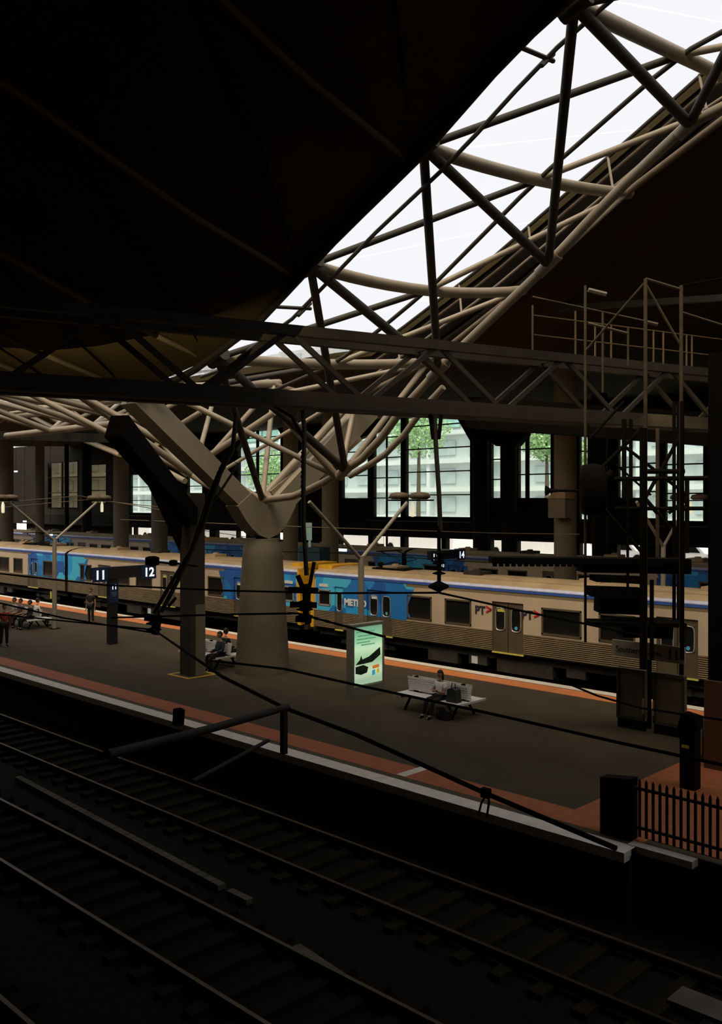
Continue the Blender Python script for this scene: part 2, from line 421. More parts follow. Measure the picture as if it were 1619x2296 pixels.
# node sleeves
for X in N[5:10]:
    c = A(X); mb = WMB(); mb.tube([c - Vector((.3, 0, .2)), c + Vector((.3, 0, .2))], .155, 12); mb.build('node_sleeve', STEEL, tr)
    c = L(X); mb = WMB(); mb.tube([c - Vector((.3, 0, .1)), c + Vector((.3, 0, .1))], .2, 12); mb.build('node_sleeve', STEELD, tr)
ft = root('roof_truss', tuple(P(150, 930, Y=27)), 'further tubular roof truss with criss cross lit tubes at the far left under the gantry', 'roof truss')
def C1(x, y, Y): return P(x * .3706, 800 + y * .3706, Y=Y)
for (x0, y0, x1, y1, r_, m_, Y) in ((-60, 235, 330, 430, .16, STEEL, 27), (20, 190, 440, 445, .15, BRONZE, 26.5), (270, 210, 610, 450, .13, BRONZE, 26), (560, 240, 1130, 715, .13, STEEL, 24),
        (-40, 420, 150, 300, .11, STEEL, 28), (30, 370, 410, 225, .16, STEEL, 29), (150, 330, 300, 262, .14, STEEL, 28.5), (320, 385, 550, 262, .15, STEEL, 28), (600, 450, 705, 400, .14, STEEL, 27), (740, 375, 800, 335, .18, STEEL, 26),
        (905, 560, 965, 520, .15, STEEL, 25), (-60, 232, 250, 228, .15, STEEL, 30), (-60, 388, 190, 378, .17, STEEL, 30), (-60, 300, 130, 360, .10, STEEL, 30), (500, 498, 730, 592, .19, STEEL, 28), (915, 642, 1120, 752, .17, STEEL, 26),
        (250, 440, 420, 450, .12, STEEL, 30), (1060, 430, 1215, 335, .16, STEEL, 25), (1130, 275, 1340, 262, .12, STEEL, 25), (310, 260, 310, 440, .06, BRONZE, 28)):
    a, b = C1(x0, y0, Y), C1(x1, y1, Y + (.8 if y1 < y0 else -.8)); tub('truss_tube', [a, b], r_ * .8, m_, 10, ft)  # brown tubes carry the unlit tone, steel ones the lit tone
# ribs under the near lining
rb = root('ceiling_ribs', (-20, 8, 12), 'faint tubular ribs crossing the dark underside of the near roof', 'roof ribs')
RIBD = mat('rib_tube', (.24, .19, .10), .7, 0, .1)
for X in N[1:]:
    e = ZEl(X)
    tub('rib', [(X, 15.2, e + .05), (X, 12, e + .92), (X, 8, e + 2.35), (X, 3, e + 3.95), (X, -3, e + 4.9)], .07, RIBD, 8, rb)
    tub('rib', [(X, 15.2, e + .05), (X + 2.2, 12, ZEl(X + 2.2) + 1.0), (X + 3.8, 9, ZEl(X + 3.8) + 2.1)], .035, BLACK, 6, rb)

# ---------------------------------------------------------------- central Y column
yc = root('y_column', (COLX, 20.5, 0), 'tapered concrete column with two steel arms spreading into a Y at its top', 'column')
MB().lathe([(.98, 0), (.98, .06), (.93, .35), (.88, 1.2), (.80, 2.6), (.70, 4.0), (.66, 4.35), (.58, 4.5), (.58, 4.62)], n=32).build('shaft', CONC, yc)
def arm(pa, pb, w0, h0, w1, h1, name, m, par, up=(1, 0, 0)):
    a = Vector(pa); b = Vector(pb); d = (b - a).normalized(); sx = Vector(up); sy = d.cross(sx).normalized()
    vs = []
    for p, w, h in ((a, w0, h0), (b, w1, h1)):
        for i, j in ((-1, -1), (1, -1), (1, 1), (-1, 1)):
            vs.append(p + sx * (w/2*i) + sy * (h/2*j))
    mb = MB(); mb.add(vs, [(0,3,2,1),(4,5,6,7),(0,1,5,4),(1,2,6,5),(2,3,7,6),(3,0,4,7)])
    return mb.build(name, m, par)
ARM = mat('arm_steel', (.27, .22, .15), .6, 0, .06, 1)
arm((0, -.6, 5.65), (-.2, -5.0, 9.2), .62, .62, .85, .7, 'arm', ARM, yc)
arm((0, .6, 5.75), (.1, 5.0, 9.5), .64, .75, .9, .9, 'arm', ARM, yc)
mb = MB(); prof = [(-1.35, 5.75), (-1.0, 5.28), (-.72, 4.98), (-.42, 4.76), (0, 4.62), (.42, 4.76), (.74, 5.0), (1.0, 5.35), (1.25, 5.75), (.85, 6.35), (.35, 5.95), (0, 5.78), (-.35, 5.9), (-.75, 6.2)]
n = len(prof); mb.add([(-.34, a, b) for a, b in prof] + [(.34, a, b) for a, b in prof], [tuple(range(n)), tuple(reversed(range(n, 2*n)))] + [(i, n+i, n+(i+1) % n, (i+1) % n) for i in range(n)])
mb.build('cradle', ARM, yc)
arm((.0, .6, 5.9), (.1, 4.6, 8.6), .08, .9, .08, .8, 'web_plate', mat('web_plate', (.22, .18, .12), .6), yc)

# dark steel column with yellow painted base
bc = P(432, 1512, z=0)
dc = root('steel_column', bc, 'dark square steel column with a yellow line painted round its foot', 'column')
MB().box(-.30, .30, -.30, .30, 0, 6.2).build('shaft', mat('steel_column_paint', (.05, .041, .027), .6), dc)
for (x0, x1, y0, y1) in ((-.62, .62, -.62, -.5), (-.62, .62, .5, .62), (-.62, -.5, -.5, .5), (.5, .62, -.5, .5)):
    MB().box(x0, x1, y0, y1, 0, .012).build('yellow_line', YBASE, dc)
MB().box(.302, .33, -.10, .3, .0, 2.4).build('lit_face_panel', mat('lit_face_grey', (.22, .19, .13), .6), dc)  # paler panel on the right face, its lit tone put into the colour
q = P(262, 955, Y=13.8) - bc
arm((0, 0, 5.3), tuple(q), .5, .55, .6, .7, 'arm', BLACK, dc, up=Vector((.9, .43, 0)).normalized())
q2 = P(300, 1010, Y=16.5) - bc
MB().poly([(0, .05, 5.2), (-.3, -.05, 3.9), tuple(q2)]).poly([(0, -.05, 5.2), (-.3, -.15, 3.9), tuple(q2 + Vector((0, -.1, 0)))]).build('gusset', BLACK, dc)

# ---------------------------------------------------------------- catenary gantry truss across the picture
def gp(px, top, z0=None):
    inv = 270 - 63 * px / 1040.0          # pixels above the horizon at the bottom chord
    t = (8.3 - CAMZ) * F / inv
    p = P(px, HY, t=t); p.z = 8.3 if not top else 9.9
    return p
gn = root('gantry_truss', gp(700, 0), 'dark lattice gantry truss spanning the whole width above the platform', 'truss')
G0, G1 = gp(-260, 0), gp(1800, 0); UP = Vector((0, 0, 1.6))
gd = (G1 - G0).normalized(); gsd = Vector((gd.y, -gd.x, 0))
GM = mat('gantry_brown', (.036, .025, .012), .75, 0, .25, 2)
def seg(name, a, b, w, h, m=GM, par=None, up=(0, 0, 1)):
    return WMB().beam(a, b, w, h, up).build(name, m, par or gn)
for off in (0, 1.0):
    o_ = gsd * -off
    seg('bottom_chord', G0 + o_, G1 + o_, .42 if off == 0 else .3, .36 if off == 0 else .3)
    seg('top_chord', G0 + UP + o_, G1 + UP + o_, .22, .24)
Ln = (G1 - G0).length; k = int(Ln / 1.95)
for i in range(k):
    a = G0 + gd * (Ln * i / k); b = G0 + gd * (Ln * (i + 1) / k)
    for off in (0, 1.0):
        o_ = gsd * -off
        if i % 2: seg('lattice_bar', a + o_, b + UP + o_, .1, .12)
        else: seg('lattice_bar', a + UP + o_, b + o_, .1, .12)
    if i % 2 == 0: seg('cross_bar', a + UP, a + UP - gsd, .08, .08)
    seg('cross_bar', a, b - gsd, .07, .07)
# walkway posts and rails on its right half
rl = root('walkway_railing', gp(1300, 1), 'thin rust brown handrail posts standing on the gantry at the right', 'railing')
RB = mat('railing_brown', (.15, .09, .035), .6, 0, .2)
for px in (1195, 1291, 1335, 1371, 1466, 1488, 1540, 1552):
    b = gp(px, 1); tall = 1.35 if px in (1195, 1291) else 1.1
    WMB().tube([b, b + Vector((0, 0, tall))], .028, 6).build('post', RB, rl)
for h in (.55, 1.08):
    a, b = gp(1195, 1) + Vector((0, 0, h)), gp(1700, 1) + Vector((0, 0, h)); WMB().tube([a, b], .02, 6).build('handrail', RB, rl)
# heavy dark beam behind it at the right
T(WMB().beam(P(1050, 925, Y=33), P(1900, 985, Y=40), .9, 1.35).build('roof_beam', WALLD), 'heavy dark roof beam crossing above the rear windows at the right', 'beam')
T(WMB().beam(P(-60, 975, Y=20), P(330, 985, Y=24.2), .5, .42).build('roof_beam', WALLD), 'dark horizontal beam below the lit tubes at the far left', 'beam')
T(WMB().beam(P(1120, 700, Y=31), P(1900, 650, Y=31), .22, .22).build('roof_beam', mat('beam_grey', (.09, .085, .05), .8)), 'thin grey roof beam high in the dark bay at the upper right', 'beam')

# ---------------------------------------------------------------- rear wall with windows
YW = 56.0
wall = WMB()
wins = [(532, 632, 940, 1105, [578]), (765, 828, 960, 1120, []), (836, 902, 935, 1162, []), (908, 1058, 900, 1162, []),
        (1099, 1126, 985, 1120, []), (1160, 1239, 950, 1120, [1183]), (1297, 1322, 960, 1168, []),
        (1384, 1440, 975, 1120, []), (1443, 1484, 975, 1166, []), (1490, 1582, 975, 1172, []),
        (290, 342, 1062, 1152, []), (418, 456, 1060, 1120, []), (197, 240, 1040, 1130, []), (108, 176, 1035, 1140, [140]), (1420, 1600, 890, 948, [1510])]
low = [(30, 60, 1179, 1198), (288, 300, 1184, 1202), (302, 340, 1184, 1204), (444, 470, 1188, 1207), (484, 530, 1188, 1208), (532, 552, 1190, 1210),
       (620, 660, 1192, 1215), (762, 826, 1200, 1226), (836, 898, 1202, 1229), (908, 990, 1204, 1233), (1000, 1062, 1207, 1237), (1100, 1126, 1211, 1240),
       (1160, 1246, 1214, 1246), (1300, 1345, 1216, 1246), (1384, 1440, 1218, 1250), (1530, 1590, 1232, 1262)]
def rects():
    out = []
    for (x0, x1, t, b, mu) in wins[:-1]:
        xa, xb = XP(x0, YW), XP(x1, YW); xm = (x0 + x1) / 2
        out.append((xa, xb, P(xm, b, Y=YW).z, P(xm, t, Y=YW).z, mu))
    return out
RW = rects()
ZT = 13.2; STR0, STR1 = 2.15, 3.06
allx = sorted(RW)
px_ = -190.0
wb = WMB()
# band above the street strip and between the windows
edges = sorted(allx, key=lambda r: r[0])
for (xa, xb, z0, z1, mu) in edges:
    wb.box(px_, xa, YW, YW + .5, STR1, ZT)
    wb.box(xa, xb, YW, YW + .5, STR1, z0); wb.box(xa, xb, YW, YW + .5, z1, ZT)
    px_ = xb
wb.box(px_, 40, YW, YW + .5, STR1, ZT)
wb.box(-190, 40, YW, YW + .5, -1.28, STR0)
xs_prev = -190.0
for (x0, x1, t, b) in low:
    xa, xb = XP(x0, YW), XP(x1, YW)
    wb.box(xs_prev, xa, YW, YW + .5, STR0, STR1); xs_prev = xb
wb.box(xs_prev, 40, YW, YW + .5, STR0, STR1)
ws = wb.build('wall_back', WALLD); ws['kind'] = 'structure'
T(WMB().box(-190.3, -190, -25, 57, -1.28, 14).build('wall_left', WALLD), kind='structure')
T(WMB().box(-190, 40, -25.3, -25, -1.28, 20).build('wall_front', WALLD), kind='structure')
T(WMB().box(40, 40.3, -25, 57, -1.28, 24).build('wall_right', WALLD), kind='structure')
for i, (xa, xb, z0, z1, mu) in enumerate(edges, 1):
    w = bpy.data.objects.new('window_%d' % i, None); COL.objects.link(w); w.location = (xa, YW, z0); w['kind'] = 'structure'
    W_, H_ = xb - xa, z1 - z0
    f = MB()
    for r_ in ((0, .12, 0, H_), (W_ - .12, W_, 0, H_)): f.box(r_[0], r_[1], -.05, .12, r_[2], r_[3])
    f.box(0, W_, -.05, .12, 0, .12).box(0, W_, -.05, .12, H_ - .12, H_)
    f.build('frame', BLACK, w)
    for m_ in mu:
        x = XP(m_, YW) - xa; MB().box(x - .14, x + .14, -.06, .1, 0, H_).build('mullion', BLACK, w)
    rows = max(1, int(round(H_ / 1.75)))
    for j in range(rows):
        za, zb = H_ * j / rows, H_ * (j + 1) / rows
        if j: MB().box(0, W_, -.04, .08, za - .045, za + .045).build('transom', BLACK, w)
        MB().box(.1, W_ - .1, .02, .04, za + .04, zb - .04).build('pane', WGLASS if xa > XP(260, YW) else TINT, w)

# columns along the second platform and in front of the wall
def far_col(px, wpx, Y, ztop, label, m=CONCD, cap=False, square=False, ybase=0):
    p = P(px, HY, Y=Y); t = p.dot(FWD); r_ = wpx / F * t / 2
    o = root('hall_column', (p.x, Y, ybase), label, 'column', 'far hall columns')
    if square: MB().box(-r_ * .72, r_ * .72, -r_ * .72, r_ * .72, 0, ztop).build('shaft', m, o)
    else: MB().lathe([(r_ * 1.05, 0), (r_, 1), (r_, ztop)], n=20).build('shaft', m, o)
    if cap:
        MB().lathe([(r_, ztop - 3.2), (r_ * 2.0, ztop - 1.6), (r_ * 2.2, ztop)], n=8).build('cap', m, o)
    return o
TANC = mat('tan_column', (.20, .15, .085), .85, 0, .15, 1)
for c in ((15, 30, 39, 12.5, 'tan column at the far left edge behind the trains', TANC),
          (90, 20, 41, 12.5, 'thin tan column second from the left edge behind the trains', TANC),
          (272, 34, 39, 12.5, 'tan column behind the train above the platform number sign', TANC),
          (358, 36, 39, 12.5, 'pale greenish column just left of the dark steel column', CONC),
          (652, 34, 39, 12.3, 'pale column just right of the large tapered Y column', TANC),
          (741, 38, 39, 12.3, 'tan column behind the coupled train cabs', TANC),
          (1268, 50, 38, 12.3, 'wide pale column behind the station name board at the right', TANC)):
    far_col(c[0], c[1], c[2], c[3], c[4], c[5])
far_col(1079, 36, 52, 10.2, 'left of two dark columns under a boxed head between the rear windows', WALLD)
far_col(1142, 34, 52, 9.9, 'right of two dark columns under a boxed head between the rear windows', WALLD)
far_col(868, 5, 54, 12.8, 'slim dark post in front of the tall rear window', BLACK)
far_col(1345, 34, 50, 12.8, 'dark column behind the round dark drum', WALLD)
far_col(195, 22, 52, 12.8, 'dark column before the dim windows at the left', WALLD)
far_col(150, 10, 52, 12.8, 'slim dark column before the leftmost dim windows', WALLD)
# dark frames around the windows: rear wall beam
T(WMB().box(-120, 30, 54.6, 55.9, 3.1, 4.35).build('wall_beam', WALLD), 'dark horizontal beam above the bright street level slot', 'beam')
# corner haunches which cut the windows' upper corners
def haunch(pts, Y, lab):
    v = [P(a, b, Y=Y) for a, b in pts]
    T(WMB().prism_y([(p.x, p.z) for p in v], Y, Y + .58).build('haunch', WALLD), lab, 'haunch')
haunch([(1018, 925), (1062, 925), (1062, 1000), (1052, 985)], 55.4, 'dark sloping haunch at the top right corner of the widest rear window')
haunch([(1095, 920), (1180, 930), (1180, 975), (1158, 1000), (1112, 1000), (1095, 985)], 51.6, 'dark boxed capital joining the two flared columns')
haunch([(525, 925), (600, 925), (545, 985), (528, 1010)], 55.4, 'dark sloping haunch over the bright window behind the Y column')
haunch([(600, 925), (640, 925), (640, 1010), (628, 970)], 55.4, 'dark haunch right of the bright window behind the Y column')
haunch([(760, 925), (900, 925), (850, 965), (790, 990), (765, 1010)], 55.4, 'dark haunch above the narrow rear window by the truss')

# ---------------------------------------------------------------- outside: street, vehicles, trees, office block
struct(WMB().box(-260, 40, 57.2, 140, .9, 1.3), 'floor', mat('street', (.8, .8, .8), .9, 0, .08, .2))
FAC = mat('office_cladding', (.66, .69, .70), .8, 0, .06, .3)
FACG = mat('office_glass', (.34, .54, .50), .3, 0, .2, .4)
FACD = mat('office_window', (.52, .58, .60), .3, 0, .2, .5)
ob = root('office_block', (-90, 86, 1.3), 'pale office block with green glass bands across the street', 'building')
MB().box(-95, 75, .6, 14, 0, 26).build('wall', FAC, ob)
wme = MB().box(0, 2.6, -.1, .15, 0, 1.7).mesh('window', FACD)
gme = MB().box(0, 4.2, -.25, .05, 0, 1.5).mesh('glass_band', FACG)
sme = MB().box(-95, 75, -.6, .6, 0, .5).mesh('floor_slab', FAC)
pme = MB().box(0, .5, -.3, .6, 0, 26).mesh('pier', FAC)
def inst(name, me, par, loc):
    o = bpy.data.objects.new(name, me); COL.objects.link(o); o.parent = par; o.location = loc; return o
for f_ in range(7): inst('floor_slab', sme, ob, (0, 0, 3.4 * f_ + 2.4))
for i in range(36):
    x = -92 + i * 4.6
    if i % 2 == 0: inst('pier', pme, ob, (x - .9, 0, 0))
    for f_ in range(7):
        if f_ in (3, 5): inst('glass_band', gme, ob, (x - .4, .45, 3.4 * f_ + 3.3))
        elif i % 1 == 0: inst('window', wme, ob, (x + .4, .5, 3.4 * f_ + 3.4))
LEAF = mat('foliage', (.34, .50, .24), .8, 0, .5, 1.5); TRUNK = mat('bark', (.12, .09, .06), .9)
def tree(x, y, h, r_, label):
    o = root('street_tree', (x, y, 1.3), label, 'tree', 'street trees outside')
    MB().tube([(0, 0, 0), (.1, 0, h * .5), (0, .1, h * .8)], [.28, .2, .08], 8).build('trunk', TRUNK, o)
    mb = MB(); rnd = random.Random(int(x * 7))
    for i in range(2200):
        d = Vector((rnd.gauss(0, 1), rnd.gauss(0, 1), rnd.gauss(0, 1))).normalized() * (r_ * rnd.random() ** .4)
        c = Vector((0, 0, h - r_ * .9)) + Vector((d.x, d.y, d.z * .85)); s = rnd.uniform(.10, .24)
        a = Vector((rnd.uniform(-1, 1), rnd.uniform(-1, 1), rnd.uniform(-1, 1))).normalized(); b = a.orthogonal().normalized()
        mb.add([c - a*s, c - b*s*.6, c + a*s, c + b*s*.6], [(0, 1, 2, 3)])
    T(mb.build('foliage', LEAF, o), kind='stuff')
for px, Y, h, r_, lab in ((938, 74, 15.5, 3.6, 'leafy green tree behind the tall rear window'), (608, 72, 11, 3.2, 'leafy tree behind the bright window by the Y column'),
        (1225, 72, 12.5, 2.4, 'small tree seen at the upper right of the window right of the flared columns'), (1335, 80, 11, 2.6, 'tree behind the narrow window right of the wide column')):
    p = P(px, HY, Y=Y); tree(p.x, Y, h, r_, lab)
VW = mat('white_paint', (.85, .86, .88), .3, 0, .03)
def vehicle(px, Y, ln, h, label, kind='van'):
    p = P(px, HY, Y=Y); o = root('delivery_van' if kind == 'van' else 'car', (p.x, Y, 1.3), label, kind, 'white vehicles parked in the street')
    if kind == 'van': prof = [(-ln/2, .35), (-ln/2, h), (ln/2 - 1.5, h), (ln/2 - .7, h * .58), (ln/2, h * .48), (ln/2, .35)]
    else: prof = [(-ln/2, .3), (-ln/2, .85), (-ln/2 + .8, .95), (-ln/2 + 1.3, h), (ln/2 - 1.8, h), (ln/2 - 1.0, .95), (ln/2, .8), (ln/2, .3)]
    MB().prism_y(prof, -.9, .9).build('body', VW, o)
    if kind == 'van': MB().prism_y([(ln/2 - 2.4, h*.58), (ln/2 - 2.4, h*.88), (ln/2 - 1.5, h*.88), (ln/2 - .9, h*.58)], -.93, -.9).build('side_window', DGLASS, o)
    else: MB().prism_y([(-ln/2 + 1.1, .98), (-ln/2 + 1.4, h - .08), (ln/2 - 1.9, h - .08), (ln/2 - 1.3, .98)], -.93, -.9).build('side_window', DGLASS, o)
    for sx in (-1, 1):
        for sy in (-.9, .9):
            MB().tube([(sx*(ln/2 - .9), sy - .08, .34), (sx*(ln/2 - .9), sy + .08, .34)], .34, 14).build('wheel', BLACK, o)
for a in ((505, 64, 7, 2.9, 'white van in the street behind the Y column'), (800, 66, 9, 3.0, 'long white van left of the tall rear windows'),
          (950, 66, 8.5, 3.0, 'white van under the widest rear window'), (1068, 69, 5.0, 3.0, 'short white van beside the flared columns'),
          (1205, 66, 9, 3.0, 'long white van left of the wide pale column'), (320, 66, 6, 2.8, 'white van at the left behind the pale column')):
    vehicle(*a)
vehicle(1556, 64, 4.4, 1.75, 'white car seen in the street slot at the far right', 'car')
vehicle(1410, 64, 4.2, 1.7, 'white car behind the scaffold at the right', 'car')

# ---------------------------------------------------------------- trains
def sidewall(mb, x0, x1, z0, z1, opens, y=0, th=.06):
    """boxes round the openings (x0,x1,z0,z1)"""
    cur = x0
    for (a, b, c, d) in sorted(opens):
        if b <= x0 or a >= x1: continue
        a = max(a, x0); b = min(b, x1)
        if a > cur: mb.box(cur, a, y, y + th, z0, z1)
        if c > z0: mb.box(a, b, y, y + th, z0, min(c, z1))
        if d < z1: mb.box(a, b, y, y + th, d, z1)
        cur = b
    if cur < x1: mb.box(cur, x1, y, y + th, z0, z1)
LET = mat('white_lettering', (.85, .86, .88), .5, 0, .02); LETD = mat('black_lettering', (.03, .03, .035), .5); LETR = mat('red_chevron', (.65, .03, .03), .5)
STW = mat('sticker_white', (.75, .75, .72), .5, 0, .03); STY = mat('sticker_yellow', (.7, .62, .12), .5)
def car(par, x0, cab=None, detail=True, blue=('l', 'r'), text=False):
    """a 22.9 m carriage as parts of par; x0 = left end in par's frame; near side at y = 0, z = 0 on the platform"""
    Lc = 22.9; Wd = 2.95
    g = bpy.data.objects.new('carriage', None); COL.objects.link(g); g.parent = par; g.location = (x0, 0, 0)
    # offsets measured from the left end; a cab at the right end mirrors them
    doors = [(3.55, 5.1), (10.5, 12.0), (17.5, 19.0)]
    wind = [(6.0, 7.35), (8.1, 9.45), (12.85, 14.55), (15.3, 16.7), (19.8, 21.2)]
    extra = []
    if cab == 'l': wind = [w for w in wind]; extra = [(.35, 1.15, 1.0, 1.72)]; cdoor = (1.45, 2.0)
    elif cab == 'r':
        doors = [(Lc - b, Lc - a) for a, b in reversed(doors)]; wind = [(Lc - b, Lc - a) for a, b in reversed(wind)]
        extra = [(Lc - 1.15, Lc - .35, 1.0, 1.72)]; cdoor = (Lc - 2.0, Lc - 1.45)
    else:
        wind = [(1.6, 2.9)] + wind; cdoor = None
    dop = [(a, b, -.1, 1.92) for a, b in doors]
    if cdoor: dop.append((cdoor[0], cdoor[1], -.1, 1.92))
    wop = [(a, b, .84, 1.84) for a, b in wind] + extra
    bx = []                                     # blue intervals
    if cab == 'l': bx = [(.15, 5.9), (Lc - 2.2, Lc)]
    elif cab == 'r': bx = [(0, 2.2), (Lc - 5.9, Lc - .15)]
    else: bx = [(0, 4.4), (Lc - 4.9, Lc)]
    cuts = sorted(set([0, Lc] + [v for b in bx for v in b]))
    for a, b in zip(cuts, cuts[1:]):
        isb = any(q0 <= (a + b) / 2 <= q1 for q0, q1 in bx)
        mb = MB(); sidewall(mb, a, b, .74, 2.2, dop + wop, 0)
        mb.build('upper_panel', BLUEW if isb else CREAM, g)
        mb = MB()
        mb.box(a, b, .0, .05, 2.2, 2.34); mb.build('cant_rail', BLUEW if isb else RIB, g)
    # slanting edge where the blue meets the cream
    for a, b in bx:
        if b < Lc - .3: MB().prism_y([(b, .76), (b + .28, .9), (b + .05, 1.2), (b + .5, 2.2), (b, 2.2)], -.012, .005).build('livery_edge', BLUEW, g)
        if a > .3: MB().prism_y([(a, .76), (a - .28, .9), (a - .05, 1.2), (a - .5, 2.2), (a, 2.2)], -.012, .005).build('livery_edge', BLUEW, g)
    # ribbed lower side
    mb = MB(); cur = 0
    for (a, b, c, d) in sorted(dop) + [(Lc, Lc, 0, 0)]:
        if a > cur:
            mb.box(cur, a, .03, .06, -.08, .74)
            if detail:
                for k_ in range(11):
                    z = -.05 + k_ * .073
                    mb.add([(cur, .03, z), (a, .03, z), (a, -.012, z + .025), (cur, -.012, z + .025), (a, .03, z + .05), (cur, .03, z + .05)], [(0, 1, 2, 3), (3, 2, 4, 5)])
        cur = b
    mb.build('ribbed_side', RIB, g)
    MB().box(0, Lc, Wd - .06, Wd, -.08, 2.34).build('far_side', CREAM, g)
    # coloured band and roof
    MB().prism_y([(0, 2.34), (Lc, 2.34), (Lc, 2.47), (0, 2.47)], -.02, .05).build('blue_band', BLUEB, g)
    mb = MB(); mb.quad((0, -.03, 2.45), (Lc, -.03, 2.45), (Lc, .12, 2.57), (0, .12, 2.57)); mb.build('pale_band', LILAC, g)
    mb = MB(); prof = [(.1, 2.56), (.35, 2.68), (.8, 2.78), (1.475, 2.82), (2.15, 2.78), (2.6, 2.68), (Wd, 2.45)]; n = len(prof)
    mb.add([(0, a, b) for a, b in prof] + [(Lc, a, b) for a, b in prof], [(i, n+i, n+i+1, i+1) for i in range(n-1)], True)
    mb.build('roof', TROOF, g)
    for xr in (3.5, 8.2, 13.8, 18.6): MB().box(xr, xr + .9, 1.1, 1.9, 2.78, 2.95).lathe([(.18, 2.95), (.16, 3.03)], (xr + .45, 1.5, 0), 10).build('roof_vent', UNDER if xr == 8.2 else TROOF, g)
    for yr in (.5, 2.4): MB().box(.4, Lc - .4, yr, yr + .05, 2.70, 2.76).build('roof_strip', TROOF, g)
    # ends
    for xe, w in ((0, 'l'), (Lc, 'r')):
        if w == cab:
            s_ = -1 if w == 'l' else 1
            MB().prism_y([(xe, -.1), (xe + s_*.12, -.1), (xe + s_*.16, 1.0), (xe + s_*.06, 2.3), (xe, 2.62)], 0, Wd).build('cab_front', YEL, g)
            MB().prism_y([(xe - s_*.02, -.1), (xe + s_*.19, -.12), (xe + s_*.2, 1.0), (xe + s_*.12, 2.25), (xe - s_*.05, 2.66)], -.03, .10).build('cab_corner_post', YEL, g)
            MB().prism_y([(xe + s_*.18, 1.0), (xe + s_*.085, 1.95), (xe + s_*.05, 1.95), (xe + s_*.1, 1.0)], .25, Wd - .25).build('windscreen', DGLASS, g)
            MB().box(xe, xe + s_*.35, .3, Wd - .3, -.35, -.12).tube([(xe, Wd/2, -.45), (xe + s_*.5, Wd/2, -.45)], .12, 8).build('coupler', UNDER, g)
            MB().box(xe - s_*.9, xe + s_*.05, .35, Wd - .35, 2.6, 2.86).build('roof_cowl', YEL, g)
        else:
            MB().box(xe, xe + (.05 if w == 'l' else -.05), 0, Wd, -.08, 2.5).build('end_wall', UNDER, g)
            MB().box(xe, xe + (-.3 if w == 'l' else .3), .75, 2.2, -.05, 2.35).build('gangway_bellows', BLACK, g)
    for (a, b, c, d) in wop:
        fr = MB(); t_ = .05
        fr.box(a - .02, b + .02, -.02, .03, c - .03, c + t_).box(a - .02, b + .02, -.02, .03, d - t_, d + .02)
        fr.box(a - .02, a + t_, -.02, .03, c, d).box(b - t_, b + .02, -.02, .03, c, d)
        f = fr.build('window_frame', ALUM if (a, b, c, d) in extra else DOORM, g)
        MB().box(a + t_, b - t_, .035, .045, c + t_, d - t_).build('pane', DGLASS, f)
    for (a, b, c, d) in dop:
        isb = any(q0 <= (a + b) / 2 <= q1 for q0, q1 in bx)
        n_ = 2 if b - a > 1 else 1; w = (b - a) / n_
        for i in range(n_):
            xa, xb = a + i*w + .015, a + (i+1)*w - .015
            mid = (xa + xb) / 2
            dmb = MB(); sidewall(dmb, xa, xb, -.08, 1.9, [(mid - w*.30, mid + w*.30, .78, 1.68)], .055, .03)
            if isb:
                dl = MB(); sidewall(dl, xa, xb, .74, 1.9, [(mid - w*.30, mid + w*.30, .78, 1.68)], .05, .005); 
            dd = dmb.build('door', DOORM, g)
            if isb: dl.build('door_panel', BLUEW, dd)
            rp = []
            for q_ in range(16):
                an = 2*math.pi*q_/16; rx, rz = w*.30, .45
                sq = lambda v: math.copysign(abs(v) ** .45, v)
                rp.append((mid + rx*sq(math.cos(an)), 1.23 + rz*sq(math.sin(an))))
            MB().prism_y(rp, .06, .07).build('door_window', DGLASS, dd)
            fr = MB(); fr.tube([(p_[0], .048, p_[1]) for p_ in rp + rp[:1]], .022, 5); fr.build('window_rim', ALUM, dd)
            if detail and n_ == 2:
                if i == 0: MB().box(mid - .15, mid + .18, .05, .058, 1.52, 1.64).build('sticker', STY if not isb else STW, dd)
                else: MB().tube([(mid, .05, .93), (mid, .058, .93)], .07, 10).build('sticker', mat('sticker_blue', (.1, .5, .8), .5), dd)
        MB().box(a, b, .0, .1, -.13, -.08).build('door_step', STY if detail else UNDER, g)
    # underframe and bogies
    MB().box(.2, Lc - .2, .25, Wd - .25, -.42, -.08).build('underframe', UNDER, g)
    for (a, b, z) in ((7.0, 8.6, -.85), (9.2, 10.1, -.75), (10.6, 13.2, -.9), (13.8, 14.6, -.72)):
        MB().box(a, b, .2, 1.1, z, -.4).build('equipment_box', UNDER, g)
    if detail: MB().box(9.35, 9.65, .17, .2, -.72, -.42).build('label_plate', STW, g); MB().box(20.6, 20.75, .1, .2, -.72, -.2).build('label_plate', STY, g)
    for xb in (3.2, Lc - 3.2):
        bg = MB().box(xb - 1.7, xb + 1.7, .38, .52, -.75, -.55).box(xb - .4, xb + .4, .34, .56, -.85, -.4).build('bogie_frame', UNDER, g)
        for dx in (-1.2, 1.2):
            MB().lathe([(.46, 0), (.46, .1), (.40, .12)], n=20).build('wheel', RUST, bg)
            w_ = bg.children[-1] if len(bg.children) else None
            w_.rotation_euler = (math.radians(-90), 0, 0); w_.location = (xb + dx, .55, -.62)
            MB().box(xb + dx - .13, xb + dx + .13, .3, .38, -.75, -.5).build('axle_box', UNDER, bg)
    return g

# near train: two coupled units
ut = root('suburban_train', (-33.56, 30, 0), 'left of two coupled blue and cream suburban trains, yellow cab at its right end', 'train')
car(ut, -22.9, cab='r'); car(ut, -46.1); car(ut, -69.3); car(ut, -92.5)
rt = root('suburban_train', (-32.45, 30, 0), 'right of two coupled blue and cream suburban trains, yellow cab at its left end', 'train')
g1 = car(rt, 0, cab='l'); car(rt, 23.2); car(rt, 46.4)
